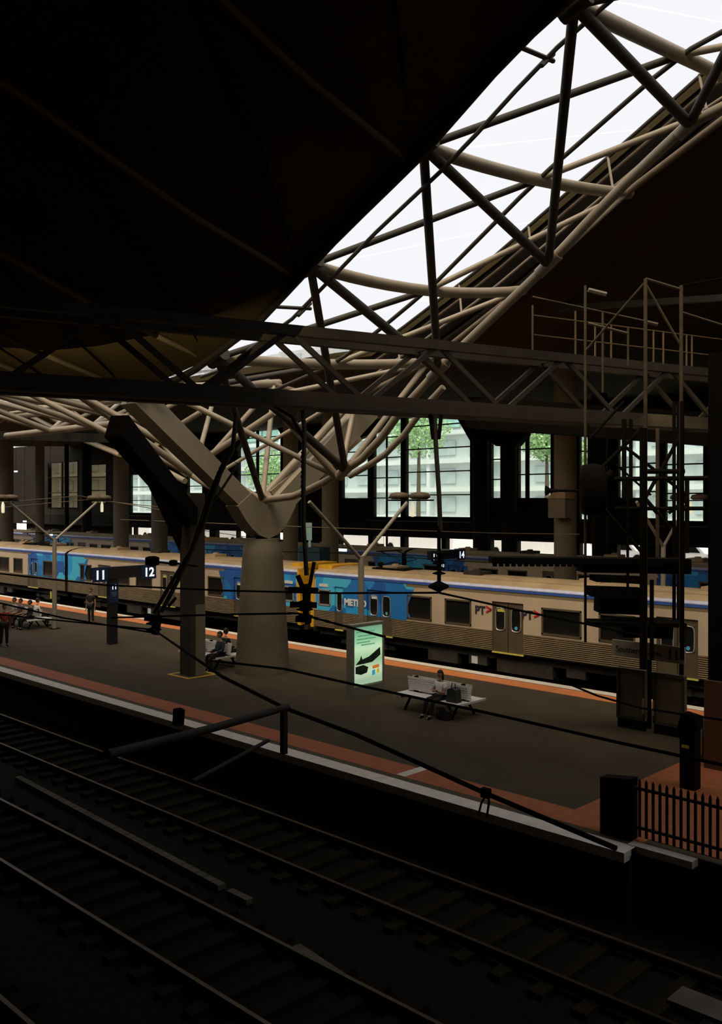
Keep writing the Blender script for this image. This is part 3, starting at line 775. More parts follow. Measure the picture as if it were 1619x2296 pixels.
# carriages live one level below the train, so their fittings are flattened to thing > carriage > piece
def flatten(trn):
    """keep thing > part > sub-part: windows' panes and doors' windows hang on the carriage"""
    for g in trn.children:
        for p in list(g.children):
            for c in list(p.children):
                for d in list(c.children): pass
                mw = p.location + c.location
                c.parent = g; c.location = mw
flatten(ut); flatten(rt)
RX = math.radians(90)
def on_train(x): return XP(x, 30) + 32.45
text_obj('METRO', .41, LET, g1, (on_train(773), -.02, 1.12), (RX, 0, 0), 'lettering', bold=.022, sx=1.05)
for px in (1066, 1171):
    text_obj('PT', .46, LETD, g1, (on_train(px), -.02, 1.36), (RX, 0, 0), 'lettering', bold=.016)
    x = on_train(px) + .56
    MB().beam((x, -.02, 1.70), (x + .26, -.02, 1.58), .02, .06).beam((x + .26, -.02, 1.59), (x, -.02, 1.46), .02, .06).build('chevron', LETR, g1)
x = XP(334, 30) + 33.56 + 22.9
gl = [c for c in ut.children if abs(c.location.x + 22.9) < .1][0]
text_obj('PT', .46, LETD, gl, (x, -.02, 1.36), (RX, 0, 0), 'lettering', bold=.016)
MB().beam((x + .56, -.02, 1.70), (x + .82, -.02, 1.58), .02, .06).beam((x + .82, -.02, 1.59), (x + .56, -.02, 1.46), .02, .06).build('chevron', LETR, gl)
MB().box(.4, 1.0, -.025, 0, 1.86, 2.0).build('number_plate', STW, g1)
MB().box(21.9, 22.5, -.025, 0, 1.86, 2.0).build('number_plate', STW, gl)
# pantographs
def panto(trn, x):
    mb = MB()
    for y in (.9, 2.0):
        mb.tube([(x - .8, y, 2.95), (x + .6, y, 3.25), (x - .6, y, 3.6)], .03, 6)
    mb.tube([(x - .6, .6, 3.62), (x - .6, 2.3, 3.62)], .035, 6).tube([(x - .8, .8, 2.85), (x - .8, 2.1, 2.85)], .05, 6).box(x - 1.1, x + .9, .8, 2.1, 2.80, 2.86)
    return mb.build('pantograph', BLACK, trn)
panto(ut, -30.0); panto(ut, -27.5); panto(rt, 4.2); panto(rt, 31)
# rear train on the far track
rr = root('suburban_train', (-64, 45.2, 0), 'rear suburban train half hidden beyond the second platform', 'train')
car(rr, -45.9, detail=False); car(rr, -22.9, cab='r', detail=False); car(rr, .8, cab='l', detail=False); car(rr, 24.0, detail=False); car(rr, 47.2, detail=False)
flatten(rr)

# ---------------------------------------------------------------- platform signs
NAVY = mat('sign_navy', (.012, .03, .09), .4)
SGB = mat('sign_black', (.012, .013, .016), .45)
LITW = mat('lit_digits', (.9, .95, 1), .5, 0, 0, emit=(.85, .92, 1), es=.8)
def num_sign(p, a, b, label, small, lit=LITW):
    o = root('number_sign', p, label, 'sign', 'illuminated platform number signs')
    MB().box(-.13, .13, -.18, .18, 0, 3.0).build('post', SGB, o)
    MB().box(-.16, .16, -.95, 1.95, 2.72, 3.2).build('sign_box', SGB, o)
    for (y0, y1) in ((-1.0, -.3), (1.3, 2.0)):
        MB().box(.162, .19, y0, y1, 2.62, 3.22).build('number_panel', NAVY, o)
    R90 = (RX, 0, RX)
    text_obj(a, .52, lit, o, (.194, -.65, 2.73), R90, 'digits', align='CENTER', bold=.014)
    text_obj(b, .52, lit, o, (.194, 1.65, 2.73), R90, 'digits', align='CENTER', bold=.014)
    MB().box(.135, .16, -.2, .2, 1.72, 2.55).build('small_panel', NAVY, o)
    text_obj(a, .27, lit, o, (.165, 0, 2.28), R90, 'digits', align='CENTER', bold=.006)
    for k_ in range(3): MB().box(.16, .166, -.14 + .02*k_, .13 - .02*k_, 2.14 - .07*k_, 2.16 - .07*k_).build('text_line', mat('dim_text', (.25, .35, .45), .5), o)
    return o
p = P(252, 1444, z=0); num_sign(p, '11', '12', 'platform number sign box reading 11 and 12 on a dark post', True)
p = P(988, HY, Y=39.5); p.z = 0; num_sign(p, '13', '14', 'far platform number sign reading 13 and 14 beyond the train', True)
# station name boards
SBD = mat('name_board', (.42, .37, .26), .6, 0, .06); SBW = mat('name_board_pale', (.62, .58, .47), .5, 0, .04)
def name_board(p, w, h, txt, num, z, label, m, post=True, posts=(0,)):
    o = root('station_name_board', (p.x, p.y, 0), label, 'sign')
    MB().box(-w/2, w/2, -.04, .04, z, z + h).build('board', m, o)
    text_obj(txt, h * .52, LETD, o, (-w/2 + .12, -.045, z + h*.3), (RX, 0, 0), 'lettering', sx=.92)
    text_obj(num, h * .85, LETD, o, (w/2 - .12, -.045, z + h*.2), (RX, 0, 0), 'lettering', align='RIGHT', bold=.006)
    for x in posts: MB().box(x - .05, x + .05, .04, .12, 0, z + h).build('post', BLACK, o)
    return o
p = P(1453, 1640, Y=22.3)
nb = name_board(p, 2.02, .42, 'Southern Cross', '11', 1.80, 'cream station name board with platform number 11 above the notice boards', SBD, posts=(0, ))
MB().box(.85, .93, .0, .1, 0, 1.8).build('post', BLACK, nb)
p = P(1257, HY, Y=36.5); name_board(p, 2.1, .5, 'Southern Cross', '13', 1.55, 'pale station name board with platform number 13 behind the train', SBW, posts=(-.8, .8))
# notice boards beneath
NB = mat('notice_panel', (.13, .105, .07), .35, 0, .15, 2); NF = mat('notice_frame', (.05, .055, .035), .5)
for (x0, x1, lab) in ((1385, 1448, 'left of two framed notice boards under the number 11 name board'), (1466, 1537, 'right of two framed notice boards under the number 11 name board')):
    a = P(x0, HY, Y=22.0); b = P(x1, HY, Y=22.0); w = b.x - a.x
    o = root('notice_board', (a.x, 22.0, 0), lab, 'notice board')
    MB().box(0, w, -.02, .1, .30, 1.55).build('panel', NB, o)
    f = MB().box(0, w, -.06, -.02, 1.48, 1.56).box(0, w, -.06, -.02, .25, .33).box(0, .06, -.06, -.02, .3, 1.5).box(w - .06, w, -.06, -.02, .3, 1.5)
    f.build('frame', NF, o)
    MB().box(.02, w - .02, -.02, .1, 0, .25).build('plinth', BLACK, o)
    e_ = w - .03 if x0 < 1400 else .03
    MB().box(e_ - .02, e_ + .02, -.09, -.06, .45, .85).build('handle', mat('brass_handle', (.6, .48, .25), .4, .6), o)

# advertising light box
ap = P(790, 1567, z=0)
POST = bpy.data.materials.new('poster'); POST.use_nodes = True
nt = POST.node_tree; nn = nt.nodes; LL = nt.links; pb = nn['Principled BSDF']
tc = nn.new('ShaderNodeTexCoord'); sx_ = nn.new('ShaderNodeSeparateXYZ'); LL.new(tc.outputs['Object'], sx_.inputs[0])
cr = nn.new('ShaderNodeValToRGB'); e = cr.color_ramp.elements
e[0].position = 0; e[0].color = (.36, .52, .34, 1); e[1].position = 1; e[1].color = (.16, .36, .22, 1)
for pz, c in ((.16, (.55, .72, .50)), (.35, (.30, .50, .27)), (.6, (.55, .78, .50)), (.75, (.30, .58, .34))):
    q = e.new(pz); q.color = c + (1,)
mpz = nn.new('ShaderNodeMapRange'); mpz.inputs['From Min'].default_value = .5; mpz.inputs['From Max'].default_value = 2.1
LL.new(sx_.outputs['Z'], mpz.inputs['Value']); LL.new(mpz.outputs[0], cr.inputs['Fac'])
LL.new(cr.outputs['Color'], pb.inputs['Base Color']); LL.new(cr.outputs['Color'], pb.inputs['Emission Color']); pb.inputs['Emission Strength'].default_value = .85
ad = root('advertising_light_box', ap, 'freestanding illuminated green advertising panel on the near platform', 'advertising panel')
MB().box(-.24, 0, 0, 1.42, 0, .32).box(-.24, 0, 0, .1, .32, 2.2).box(-.24, 0, 1.34, 1.42, .32, 2.2).box(-.24, 0, .1, 1.34, 2.12, 2.2).box(-.24, -.16, .1, 1.34, .32, 2.12).build('cabinet', mat('cabinet_grey', (.30, .29, .25), .5, .3, .08), ad)
MB().box(-.05, -.02, .1, 1.34, .36, 2.1).build('poster', POST, ad)
GD = mat('poster_dark_green', (.02, .055, .03), .5, 0, .6, 6); 
def pp(y, z): return (-.014, y, z)
MB().poly([pp(.16, .98), pp(.35, 1.12), pp(.40, 1.25), pp(.46, 1.12), pp(.75, 1.18), pp(1.24, 1.42), pp(1.26, 1.18), pp(.9, 1.0), pp(.55, .98)]).build('poster_print', GD, ad)
MB().poly([pp(.16, .72), pp(.16, .92), pp(.5, .95), pp(.72, .86), pp(.66, .70), pp(.4, .66)]).build('poster_print', GD, ad)
MB().poly([pp(.9, .78), pp(.9, .88), pp(1.2, .90), pp(1.2, .80)]).build('poster_print', mat('poster_orange', (.8, .25, .03), .5, emit=(.8, .25, .03), es=.5), ad)
MB().poly([pp(.88, .58), pp(.88, .74), pp(1.02, .76), pp(1.02, .60)]).build('poster_print', mat('poster_blue', (.05, .45, .65), .5, emit=(.05, .45, .65), es=.5), ad)
MB().poly([pp(1.08, .62), pp(1.08, .76), pp(1.2, .78), pp(1.2, .64)]).build('poster_print', mat('poster_yellow', (.8, .6, .05), .5, emit=(.8, .6, .05), es=.5), ad)
GL = mat('poster_faint_green', (.12, .38, .22), .5, 0, .1, emit=(.12, .38, .22), es=.6)
for i, (y0, y1, z) in enumerate(((.2, 1.0, 1.94), (.25, .9, 1.82), (.22, 1.05, 1.72), (.2, .8, 1.62), (.4, 1.0, 1.54))):
    MB().box(-.016, -.012, y0, y1, z, z + .035).build('poster_print', GL, ad)

# ---------------------------------------------------------------- Y shaped lamp and wire poles on the platform
POLE = mat('pole_grey', (.36, .31, .23), .5, 0, .1, 3); LAMPW = mat('lamp_glass', (.8, .78, .6), .4, emit=(1, .9, .6), es=.7)
def ypole(X, Y, label, dim=POLE, fit=(1,)):
    o = root('forked_pole', (X, Y, 0), label, 'pole', 'forked poles along the platform')
    MB().tube([(0, 0, 0), (0, 0, 4.2)], [.11, .095], 12).build('pole', dim, o)
    MB().box(-.2, .2, -.2, .2, 0, .03).build('base_plate', BLACK, o)
    for s_ in (-1, 1):
        a_ = MB().tube([(0, 0, 4.1), (0, s_*2.2, 5.9)], .06, 8).build('fork_arm', dim, o)
        if s_ not in fit: continue
        MB().beam((-.9, s_*2.3, 5.95), (.9, s_*2.3, 5.95), .35, .05).build('rack', BLACK, o)
        for dx in (-.45, .45): MB().lathe([(.26, 5.98), (.36, 6.05), (.30, 6.18), (.1, 6.22)], (dx, s_*2.3, 0), 14).build('loudspeaker', BRONZE, o)
        MB().lathe([(.05, 5.4), (.07, 5.45), (.07, 5.75), (.03, 5.9)], (0, s_*2.45, 0), 10).build('lamp', LAMPW, o)
    return o
yp = ypole(-20.1, 20.6, 'forked grey pole behind the green advertising panel')
yp = ypole(-40, 20.6, 'forked grey pole at the left in front of the carriage joint', fit=(-1, 1))
q = P(1488, HY, Y=34.6)
ypole(q.x, 34.6, 'forked grey pole behind the train and scaffold at the right, one arm leaning out')

# ---------------------------------------------------------------- benches
def bench(loc, label):
    o = root('platform_bench', loc, label, 'bench', 'back to back platform benches')
    Lb = 2.25
    for s_ in (-1, 1):
        for k_ in range(7):
            y = s_ * (.12 + k_ * .075)
            MB().box(-Lb/2, Lb/2, y - .03, y + .03, .43, .455).build('seat_slat', BENCH, o)
        for k_ in range(6):
            z = .50 + k_ * .065; y = s_ * (.05 + .012 * k_)
            MB().box(-Lb/2 + .05, Lb/2 - .05, y - .01, y + .01, z, z + .055).build('back_slat', BENCH, o)
    for x in (-.85, 0, .85):
        f = MB().box(x - .03, x + .03, -.62, .62, .38, .43).box(x - .04, x + .04, -.05, .05, .38, .9)
        f.build('support', BLACK, o)
        for s_ in (-1, 1): MB().beam((x, s_*.2, .40), (x, s_*.5, 0), .05, .05, (1, 0, 0)).build('leg', BLACK, o)
    for x in (-Lb/2, Lb/2): MB().box(x - .02, x + .02, -.64, .64, .40, .46).build('end_bar', BENCH, o)
    return o
BX, BY = -16.45, 20.0
b0 = bench((BX, BY, 0), 'silver double bench with a seated woman in front of the advertising panel')
p = P(496, 1492, z=0); B2 = (p.x - .35, 20.0, 0)
copy_tree(b0, B2, 'silver double bench between the dark steel column and the Y column')
p = P(66, 1405, z=0); B3 = (p.x, p.y, 0)
copy_tree(b0, B3, 'silver double bench crowded with people at the far left')

# ---------------------------------------------------------------- people
def skin_mesh(name, pts, edges, m, par, sub=1, rootv=0):
    me = bpy.data.meshes.new(name); me.from_pydata([p[:3] for p in pts], edges, [])
    o = bpy.data.objects.new(name, me); COL.objects.link(o)
    md = o.modifiers.new('skin', 'SKIN'); md.use_smooth_shade = True
    for i, p in enumerate(pts):
        r = p[3]; o.data.skin_vertices[0].data[i].radius = (r, r)
    o.data.skin_vertices[0].data[rootv].use_root = True
    s = o.modifiers.new('sub', 'SUBSURF'); s.levels = sub; s.render_levels = sub
    dg = bpy.context.evaluated_depsgraph_get(); nm = bpy.data.meshes.new_from_object(o.evaluated_get(dg))
    bpy.data.objects.remove(o)
    nm.materials.clear(); nm.materials.append(m)
    o = bpy.data.objects.new(name, nm); COL.objects.link(o); o.parent = par; return o
def hand(pts, ed, wi, d, side):
    """fingers grown from wrist index wi along d"""
    w = Vector(pts[wi][:3]); d = Vector(d).normalized(); sd_ = d.cross(Vector((0, 0, 1)))
    if sd_.length < .1: sd_ = Vector((side, 0, 0)).cross(d)
    sd_.normalize(); dn = d.cross(sd_).normalized()
    pm = w + d * .07; pts.append((*pm, .030)); pi = len(pts) - 1; ed.append((wi, pi))
    for k_, ln in enumerate((.068, .078, .072, .056)):
        off = sd_ * (k_ - 1.5) * .021
        a = pm + d * .035 + off; b = a + d * ln * .55 - dn * .01; c = b + d * ln * .45 - dn * .025
        i0 = len(pts); pts += [(*a, .010), (*b, .009), (*c, .007)]; ed += [(pi, i0), (i0, i0 + 1), (i0 + 1, i0 + 2)]
    a = w + d * .03 + sd_ * side * .04; b = a + d * .045 + sd_ * side * .012
    i0 = len(pts); pts += [(*a, .012), (*b, .009)]; ed += [(pi, i0), (i0, i0 + 1)]
def person(loc, rz, label, pose, shirt, trousers, hair=HAIR, sc=1.0, long_sleeve=False, arms='rest', skin=SKIN, bag=None):
    """faces local -Y"""
    o = root('person', loc, label, 'person', None, rz); o.scale = (sc, sc, sc)
    sit = pose == 'sit'
    hz = .55 if sit else .93
    P_ = Vector((0, 0, hz)); lean = -.04 if sit else 0
    ch = P_ + Vector((0, lean * -1, .30)); nk = ch + Vector((0, -.01, .20)); hd = nk + Vector((0, -.03, .17))
    pts = [(*P_, .135), (*(P_ + Vector((0, .01, .16))), .115), (*ch, .135), (*(nk - Vector((0, 0, .04))), .055), (*(nk + Vector((0, -.01, .03))), .05)]
    ed = [(0, 1), (1, 2), (2, 3), (3, 4)]
    J = {}
    for s_ in (-1, 1):
        sh = ch + Vector((s_*.175, 0, .09))
        if arms == 'fold': el = sh + Vector((s_*.05, -.10, -.25)); wr = el + Vector((-s_*.17, -.17, .07)); hdv = Vector((-s_, -.15, .05))
        elif sit: el = sh + Vector((s_*.05, -.06, -.27)); wr = el + Vector((-s_*.05, -.22, -.02)); hdv = Vector((0, -1, -.2))
        elif arms == 'bent': el = sh + Vector((s_*.06, .04, -.27)); wr = el + Vector((-s_*.04, -.22, .05)); hdv = Vector((0, -1, .1))
        else: el = sh + Vector((s_*.05, .02, -.29)); wr = el + Vector((0, -.05, -.25)); hdv = Vector((0, -.1, -1))
        i = len(pts); pts += [(*sh, .062), (*el, .042), (*wr, .028)]; ed += [(2, i), (i, i+1), (i+1, i+2)]
        hand(pts, ed, i + 2, hdv, -s_)
        hp = P_ + Vector((s_*.095, 0, -.03))
        if sit: kn = hp + Vector((s_*.04, -.45, -.02)); an = Vector((kn.x - .02, kn.y - .10 if arms == 'fold' else kn.y + .03, .08))
        else: kn = Vector((s_*.10, -.02 if s_ > 0 else .03, .49)); an = Vector((s_*.11, .02 if s_ > 0 else .07, .08))
        toe = an + Vector((s_*.02, -.17, -.05))
        i2 = len(pts); pts += [(*hp, .095), (*kn, .06), (*an, .04), (*toe, .035)]; ed += [(0, i2), (i2, i2+1), (i2+1, i2+2), (i2+2, i2+3)]
        J[s_] = (sh, el, wr, hp, kn, an, toe)
    body = skin_mesh('body', pts, ed, skin, o)
    # head with face, joined to the same body mesh
    bm = bmesh.new(); bm.from_mesh(body.data)
    ret = bmesh.ops.create_uvsphere(bm, u_segments=20, v_segments=14, radius=1)
    for v in ret['verts']:
        c = v.co.copy(); x, y, z = c
        wz = .082 * (1 - .22 * max(0, -z)); v.co = hd + Vector((x * wz * .92, y * .098 * (1 - .1 * max(0, -z)), z * .118))
        if y < -.9 and -.35 < z < .1: v.co.y -= .016 * (1 - abs(x) * 2)
    for pt, sc_ in (((0, -.102, -.012), (.012, .02, .022)), ((-.078, .0, -.005), (.01, .018, .028)), ((.078, .0, -.005), (.01, .018, .028)), ((0, -.088, -.055), (.024, .008, .006))):
        r2 = bmesh.ops.create_uvsphere(bm, u_segments=8, v_segments=6, radius=1)
        for v in r2['verts']: v.co = hd + Vector((pt[0] + v.co.x*sc_[0], pt[1] + v.co.y*sc_[1], pt[2] + v.co.z*sc_[2]))
    for f in bm.faces: f.smooth = True
    bm.to_mesh(body.data); bm.free()
    for s_ in (-1, 1):
        MB().lathe([(.001, -.008), (.009, -.004), (.009, .004), (.001, .008)], tuple(hd + Vector((s_*.030, -.088, .015))), 8).build('eye', BLACK, o)
    hm = MB(); vs = []
    n1, n2 = 18, 10
    for i in range(n2 + 1):
        th = math.pi * .62 * i / n2
        for k_ in range(n1):
            ph = 2*math.pi*k_/n1; yy = math.sin(ph)
            q_ = th * (1.0 if yy > -.2 else .62)
            vs.append(hd + Vector((math.cos(ph)*math.sin(q_)*.088, yy*math.sin(q_)*.108 + .006, math.cos(q_)*.128 + .006)))
    fs = [(i*n1+k_, i*n1+(k_+1) % n1, (i+1)*n1+(k_+1) % n1, (i+1)*n1+k_) for i in range(n2) for k_ in range(n1)]
    hm.add(vs, fs, True)
    if arms == 'fold': hm.tube([tuple(hd + Vector((0, .09, .02))), tuple(hd + Vector((0, .12, -.10))), tuple(hd + Vector((.02, .11, -.2)))], [.05, .045, .02], 8)
    hm.build('hair', hair, o)
    # clothes follow the body
    sp = [(*(P_ + Vector((0, 0, .02))), .150), (*(P_ + Vector((0, .01, .16))), .130), (*(ch), .150), (*(nk - Vector((0, 0, .06))), .07)]
    se = [(0, 1), (1, 2), (2, 3)]
    for s_ in (-1, 1):
        sh, el, wr = J[s_][:3]; i = len(sp); e2 = el if long_sleeve else sh.lerp(el, .6)
        sp += [(*sh, .073), (*e2, .055)]; se += [(2, i), (i, i + 1)]
        if long_sleeve: sp.append((*wr, .040)); se.append((i + 1, i + 2))
    skin_mesh('top', sp, se, shirt, o)
    tp = [(*(P_ + Vector((0, 0, .03))), .152)]; te = []
    for s_ in (-1, 1):
        hp, kn, an = J[s_][3:6]; i = len(tp); tp += [(*hp, .108), (*kn, .075), (*an, .055)]; te += [(0, i), (i, i+1), (i+1, i+2)]
    skin_mesh('trousers', tp, te, trousers, o)
    for s_ in (-1, 1):
        an, toe = J[s_][5], J[s_][6]
        skin_mesh('shoe', [(*(an + Vector((0, .03, -.035))), .045), (*an.lerp(toe, .6), .045), (*toe, .035)], [(0, 1), (1, 2)], BLACK, o)
    return o
CW = mat('white_cotton', (.92, .90, .88), .9, 0, .05); CB = mat('black_cloth', (.015, .014, .014), .9); CN = mat('navy_cloth', (.03, .035, .06), .9)
CR = mat('red_cloth', (.30, .05, .03), .9); CG = mat('grey_cloth', (.12, .11, .10), .9); CP = mat('pale_cloth', (.45, .43, .42), .9)
person((BX + .30, BY - .33, 0), -.05, 'seated woman in a white t-shirt with arms folded on the nearest bench', 'sit', CW, CB, arms='fold', sc=.94)
bagm = mat('dark_bag', (.03, .035, .035), .8, 0, .2)
bg = root('shoulder_bag', (BX + .80, BY - .36, .458), 'dark bag standing on the bench at the seated woman\'s side', 'bag')
MB().prism_y([(-.17, 0), (.19, 0), (.15, .34), (.02, .40), (-.13, .34)], -.12, .12).build('bag_body', bagm, bg)
MB().tube([(-.08, 0, .34), (-.05, 0, .50), (.05, 0, .50), (.08, 0, .34)], .015, 6).build('strap', bagm, bg)
g2 = root('shoulder_bag', (BX + .66, BY - .62, 0), 'black rucksack on the ground by the seated woman', 'bag')
MB().prism_y([(-.18, 0), (.2, 0), (.21, .25), (.1, .36), (-.12, .34)], -.11, .11).build('bag_body', CB, g2)
MB().tube([(-.06, -.12, .3), (-.05, -.17, .18), (-.06, -.12, .05)], .018, 6).build('strap', bagm, g2)
person((B2[0] - .35, B2[1] - .33, 0), .1, 'leftmost dark figure sitting on the bench beside the dark steel column', 'sit', CB, CB, long_sleeve=True)
person((B2[0] + .45, B2[1] + .33, 0), 3.2, 'dark figure sitting upright with back to the viewer on the bench by the Y column', 'sit', CB, CN, long_sleeve=True)
person((B2[0] + .95, B2[1] - .33, 0), -.1, 'dark figure half hidden by the Y column on the second bench', 'sit', CN, CB, long_sleeve=True)
p = P(204, 1398, z=0); person((p.x, p.y, 0), .6, 'person in dark clothes with bare arms walking left of the number sign', 'stand', CB, CB, arms='rest')
p = P(10, 1449, z=0); person((p.x, p.y, 0), 1.4, 'person in a red top standing at the left edge of the picture', 'stand', CR, CB, long_sleeve=True)
for i, (dx, dy, rz, sh, lab) in enumerate(((-.85, -.33, 0, CP, 'person in a pale top at the left end of the far left bench'), (-.2, -.33, .1, CG, 'person in grey in the middle of the far left bench'),
        (.75, -.33, -.1, CB, 'person in black at the right end of the far left bench'), (.2, .33, 3.1, CW, 'person in a white top sitting on the rear side of the far left bench'))):
    person((B3[0] + dx, B3[1] + dy, 0), rz, lab, 'sit', sh, CB, long_sleeve=i == 2)

# ---------------------------------------------------------------- fence, bin and wall at the platform end
fn = root('picket_fence', (-8.0, 14.8, 0), 'dark steel picket fence along the platform end at the lower right', 'fence')
MB().box(-.38, .22, -.12, .12, 0, 1.0).prism_y([(-.38, 1.0), (.22, 1.0), (.22, 1.08)], -.12, .12).build('end_post', BLACK, fn)
FM = mat('fence_paint', (.022, .018, .012), .8)
pal = MB().box(-.022, .022, -.015, .015, .08, 1.04).add([(-.022, -.015, 1.04), (.022, -.015, 1.04), (.022, .015, 1.04), (-.022, .015, 1.04), (0, 0, 1.1)], [(0, 1, 4), (1, 2, 4), (2, 3, 4), (3, 0, 4)])
pm = pal.mesh('picket', FM)
for i in range(32): inst('picket', pm, fn, (.32 + i * .125, 0, 0))
for z in (.2, .88): MB().box(.2, 4.4, .015, .05, z, z + .05).build('fence_rail', FM, fn)
p = P(1548, 1768, z=0)
tv = root('ticket_reader', p, 'dark ticket reader post with a yellow front at the platform end', 'ticket reader')
MB().box(-.16, .16, -.14, .14, 0, 1.25).prism_y([(-.2, 1.25), (.2, 1.25), (.2, 1.5), (-.12, 1.55)], -.17, .17).build('post', BLACK, tv)
MB().box(-.10, .05, -.18, -.165, .86, .92).build('yellow_label', STY, tv)
p = P(1571, 1700, z=0)
bn = root('litter_bin', p, 'small bin with a yellow and blue label beside the brown wall', 'bin')
MB().lathe([(.17, 0), (.2, .1), (.2, .8), (.15, .88)], n=16).build('bin_body', mat('bin_grey', (.12, .11, .08), .6), bn)
MB().box(-.13, .13, -.215, -.2, .15, .45).build('yellow_label', mat('bin_yellow', (.45, .36, .05), .6), bn)
MB().box(-.13, .13, -.215, -.2, .46, .7).build('pale_label', mat('bin_pale', (.35, .36, .30), .6), bn)
p = P(1579, 1722, z=0)
T(WMB().box(p.x, p.x + 3.4, p.y, p.y + 2.4, 0, 1.95).build('stair_wall', mat('stair_brown', (.12, .055, .025), .7, 0, .15, 1)), 'low brown panelled wall at the right edge of the platform', 'wall')
T(WMB().box(p.x + .05, p.x + 2.2, p.y + .1, p.y + 1.8, 1.96, 9.2).build('stair_tower', BLACK), 'tall black pier rising from the brown wall at the right edge', 'pier')

# ---------------------------------------------------------------- scaffold tower at the right
so = P(1430, HY, t=22.0)
sc = root('scaffold_tower', (so.x, so.y, 0), 'tall dark scaffold tower with braces hanging over the platform at the right', 'scaffold')
SCM = mat('scaffold_brown', (.085, .055, .022), .7, 0, .3, 3)
def sp(px, py, t): return P(px, py, t=t)
def st(name, pts, r_, m=SCM, n=6): return WMB().tube(pts, r_, n).build(name, m, sc)
# (x, y top, y bottom, distance, radius)
for (x, y0, y1, t, r_, m_) in ((1448, 625, 1500, 22, .045, SCM), (1528, 640, 1440, 22, .045, SCM), (1313, 640, 1440, 23.5, .035, SCM), (1408, 1070, 1330, 23.5, .035, BLACK),
        (1400, 940, 1120, 24, .06, BLACK), (1415, 940, 1120, 24, .05, BLACK), (1443, 960, 1500, 21.6, .085, BLACK), (1475, 960, 1260, 24, .05, SCM), (1512, 900, 1400, 23.8, .045, BLACK),
        (1522, 900, 1400, 24.2, .045, BLACK), (1541, 1075, 1240, 24, .06, BLACK), (1530, 900, 1480, 21.6, .05, BLACK), (1352, 700, 880, 23.5, .03, SCM), (1409, 735, 820, 23.5, .03, SCM), (1462, 1300, 1480, 22, .05, BLACK)):
    st('standard', [sp(x, y0, t), sp(x, y1, t)], r_, m_)
for (x0, y0, x1, y1, t0, t1, r_, m_) in ((1448, 625, 1530, 650, 22, 22, .035, SCM), (1320, 650, 1360, 660, 23.5, 23.5, .06, STEEL), (1320, 725, 1410, 748, 23.5, 23.5, .035, BRONZE),
        (1450, 722, 1475, 728, 23, 23, .05, BRONZE), (1448, 632, 1315, 785, 22, 23, .03, SCM), (1450, 640, 1530, 780, 22, 22, .03, SCM), (1195, 665, 1450, 720, 25, 23, .02, SCM), (1530, 700, 1640, 735, 22, 22, .025, SCM),
        (1530, 640, 1640, 620, 22.4, 22.4, .02, BLACK), (1318, 1080, 1440, 960, 24, 24, .055, BLACK), (1440, 1130, 1530, 970, 24, 24, .05, BLACK), (1400, 1000, 1540, 1110, 24, 24, .045, BLACK),
        (1380, 1140, 1580, 1140, 24, 24, .06, BLACK), (1300, 1075, 1590, 1072, 24, 24, .07, BLACK), (1450, 1057, 1535, 1057, 23, 23, .07, BLACK), (1320, 1100, 1450, 1250, 24, 24, .05, BLACK),
        (1440, 1110, 1500, 1180, 24, 24, .06, BLACK), (1500, 1150, 1540, 1120, 24, 24, .05, BLACK), (1322, 985, 1400, 900, 24, 24, .04, BLACK), (1380, 1040, 1460, 1110, 24, 24, .03, BLACK)):
    st('brace', [sp(x0, y0, t0), sp(x1, y1, t1)], r_, m_)
for (x0, x1, y, th, t) in ((1100, 1540, 1255, .15, 23), (1300, 1540, 1268, .30, 23.2), (1320, 1440, 1325, .22, 23), (1340, 1440, 1350, .5, 23.4), (1320, 1530, 1395, .10, 23), (1390, 1500, 1405, .45, 23.6), (1330, 1440, 1296, .14, 23)):
    WMB().beam(sp(x0, y, t), sp(x1, y + 4, t), .7, th).build('deck', BLACK, sc)
for x in range(1110, 1300, 14):
    WMB().beam(sp(x, 1262, 23), sp(x, 1270, 23), .08, .08).build('deck_clip', BLACK, sc)
# rounded drum and its bracket
c = sp(1330, 1098, 23)
dm = root('round_drum', c, 'large round black drum silhouetted in front of the rear windows at the right', 'drum')
d = bpy.data.objects.new('drum_body', MB().lathe([(.30, -.3), (.62, -.25), (.66, 0), (.62, .25), (.30, .3)], n=28).mesh('drum_body', BLACK)); COL.objects.link(d); d.parent = dm
d.rotation_euler = (RX, 0, math.radians(-45)); d.scale = (.62, 1, 1)
MB().tube([(0, 0, 0), tuple(sp(1375, 1060, 23) - c)], .12, 8).build('drum_arm', BLACK, dm)
hs = root('horn_speaker', sp(1250, 1100, 24), 'small dark horn loudspeaker pointing left beside the wide pale column', 'loudspeaker')
hx = (RGT * -1)
h_ = MB(); h_.tube([Vector((0, 0, 0)), hx * .18, hx * .3], [.04, .06, .14], 12).build('horn', BLACK, hs)
MB().tube([(0, 0, 0), tuple(RGT * .75)], .035, 8).build('bracket', BLACK, hs)
cb_ = root('equipment_cabinet', P(1266, 1118, Y=37.42), 'tan cabinet with a sloping lid hanging on the wide pale column', 'cabinet')
MB().box(-.5, .4, -.6, .1, -.9, 0).build('cabinet_body', TANC, cb_)
MB().prism_y([(-.55, 0), (.45, 0), (.45, .35), (-.2, .3)], -.65, .1).build('lid', mat('cabinet_lid', (.36, .22, .1), .6), cb_)

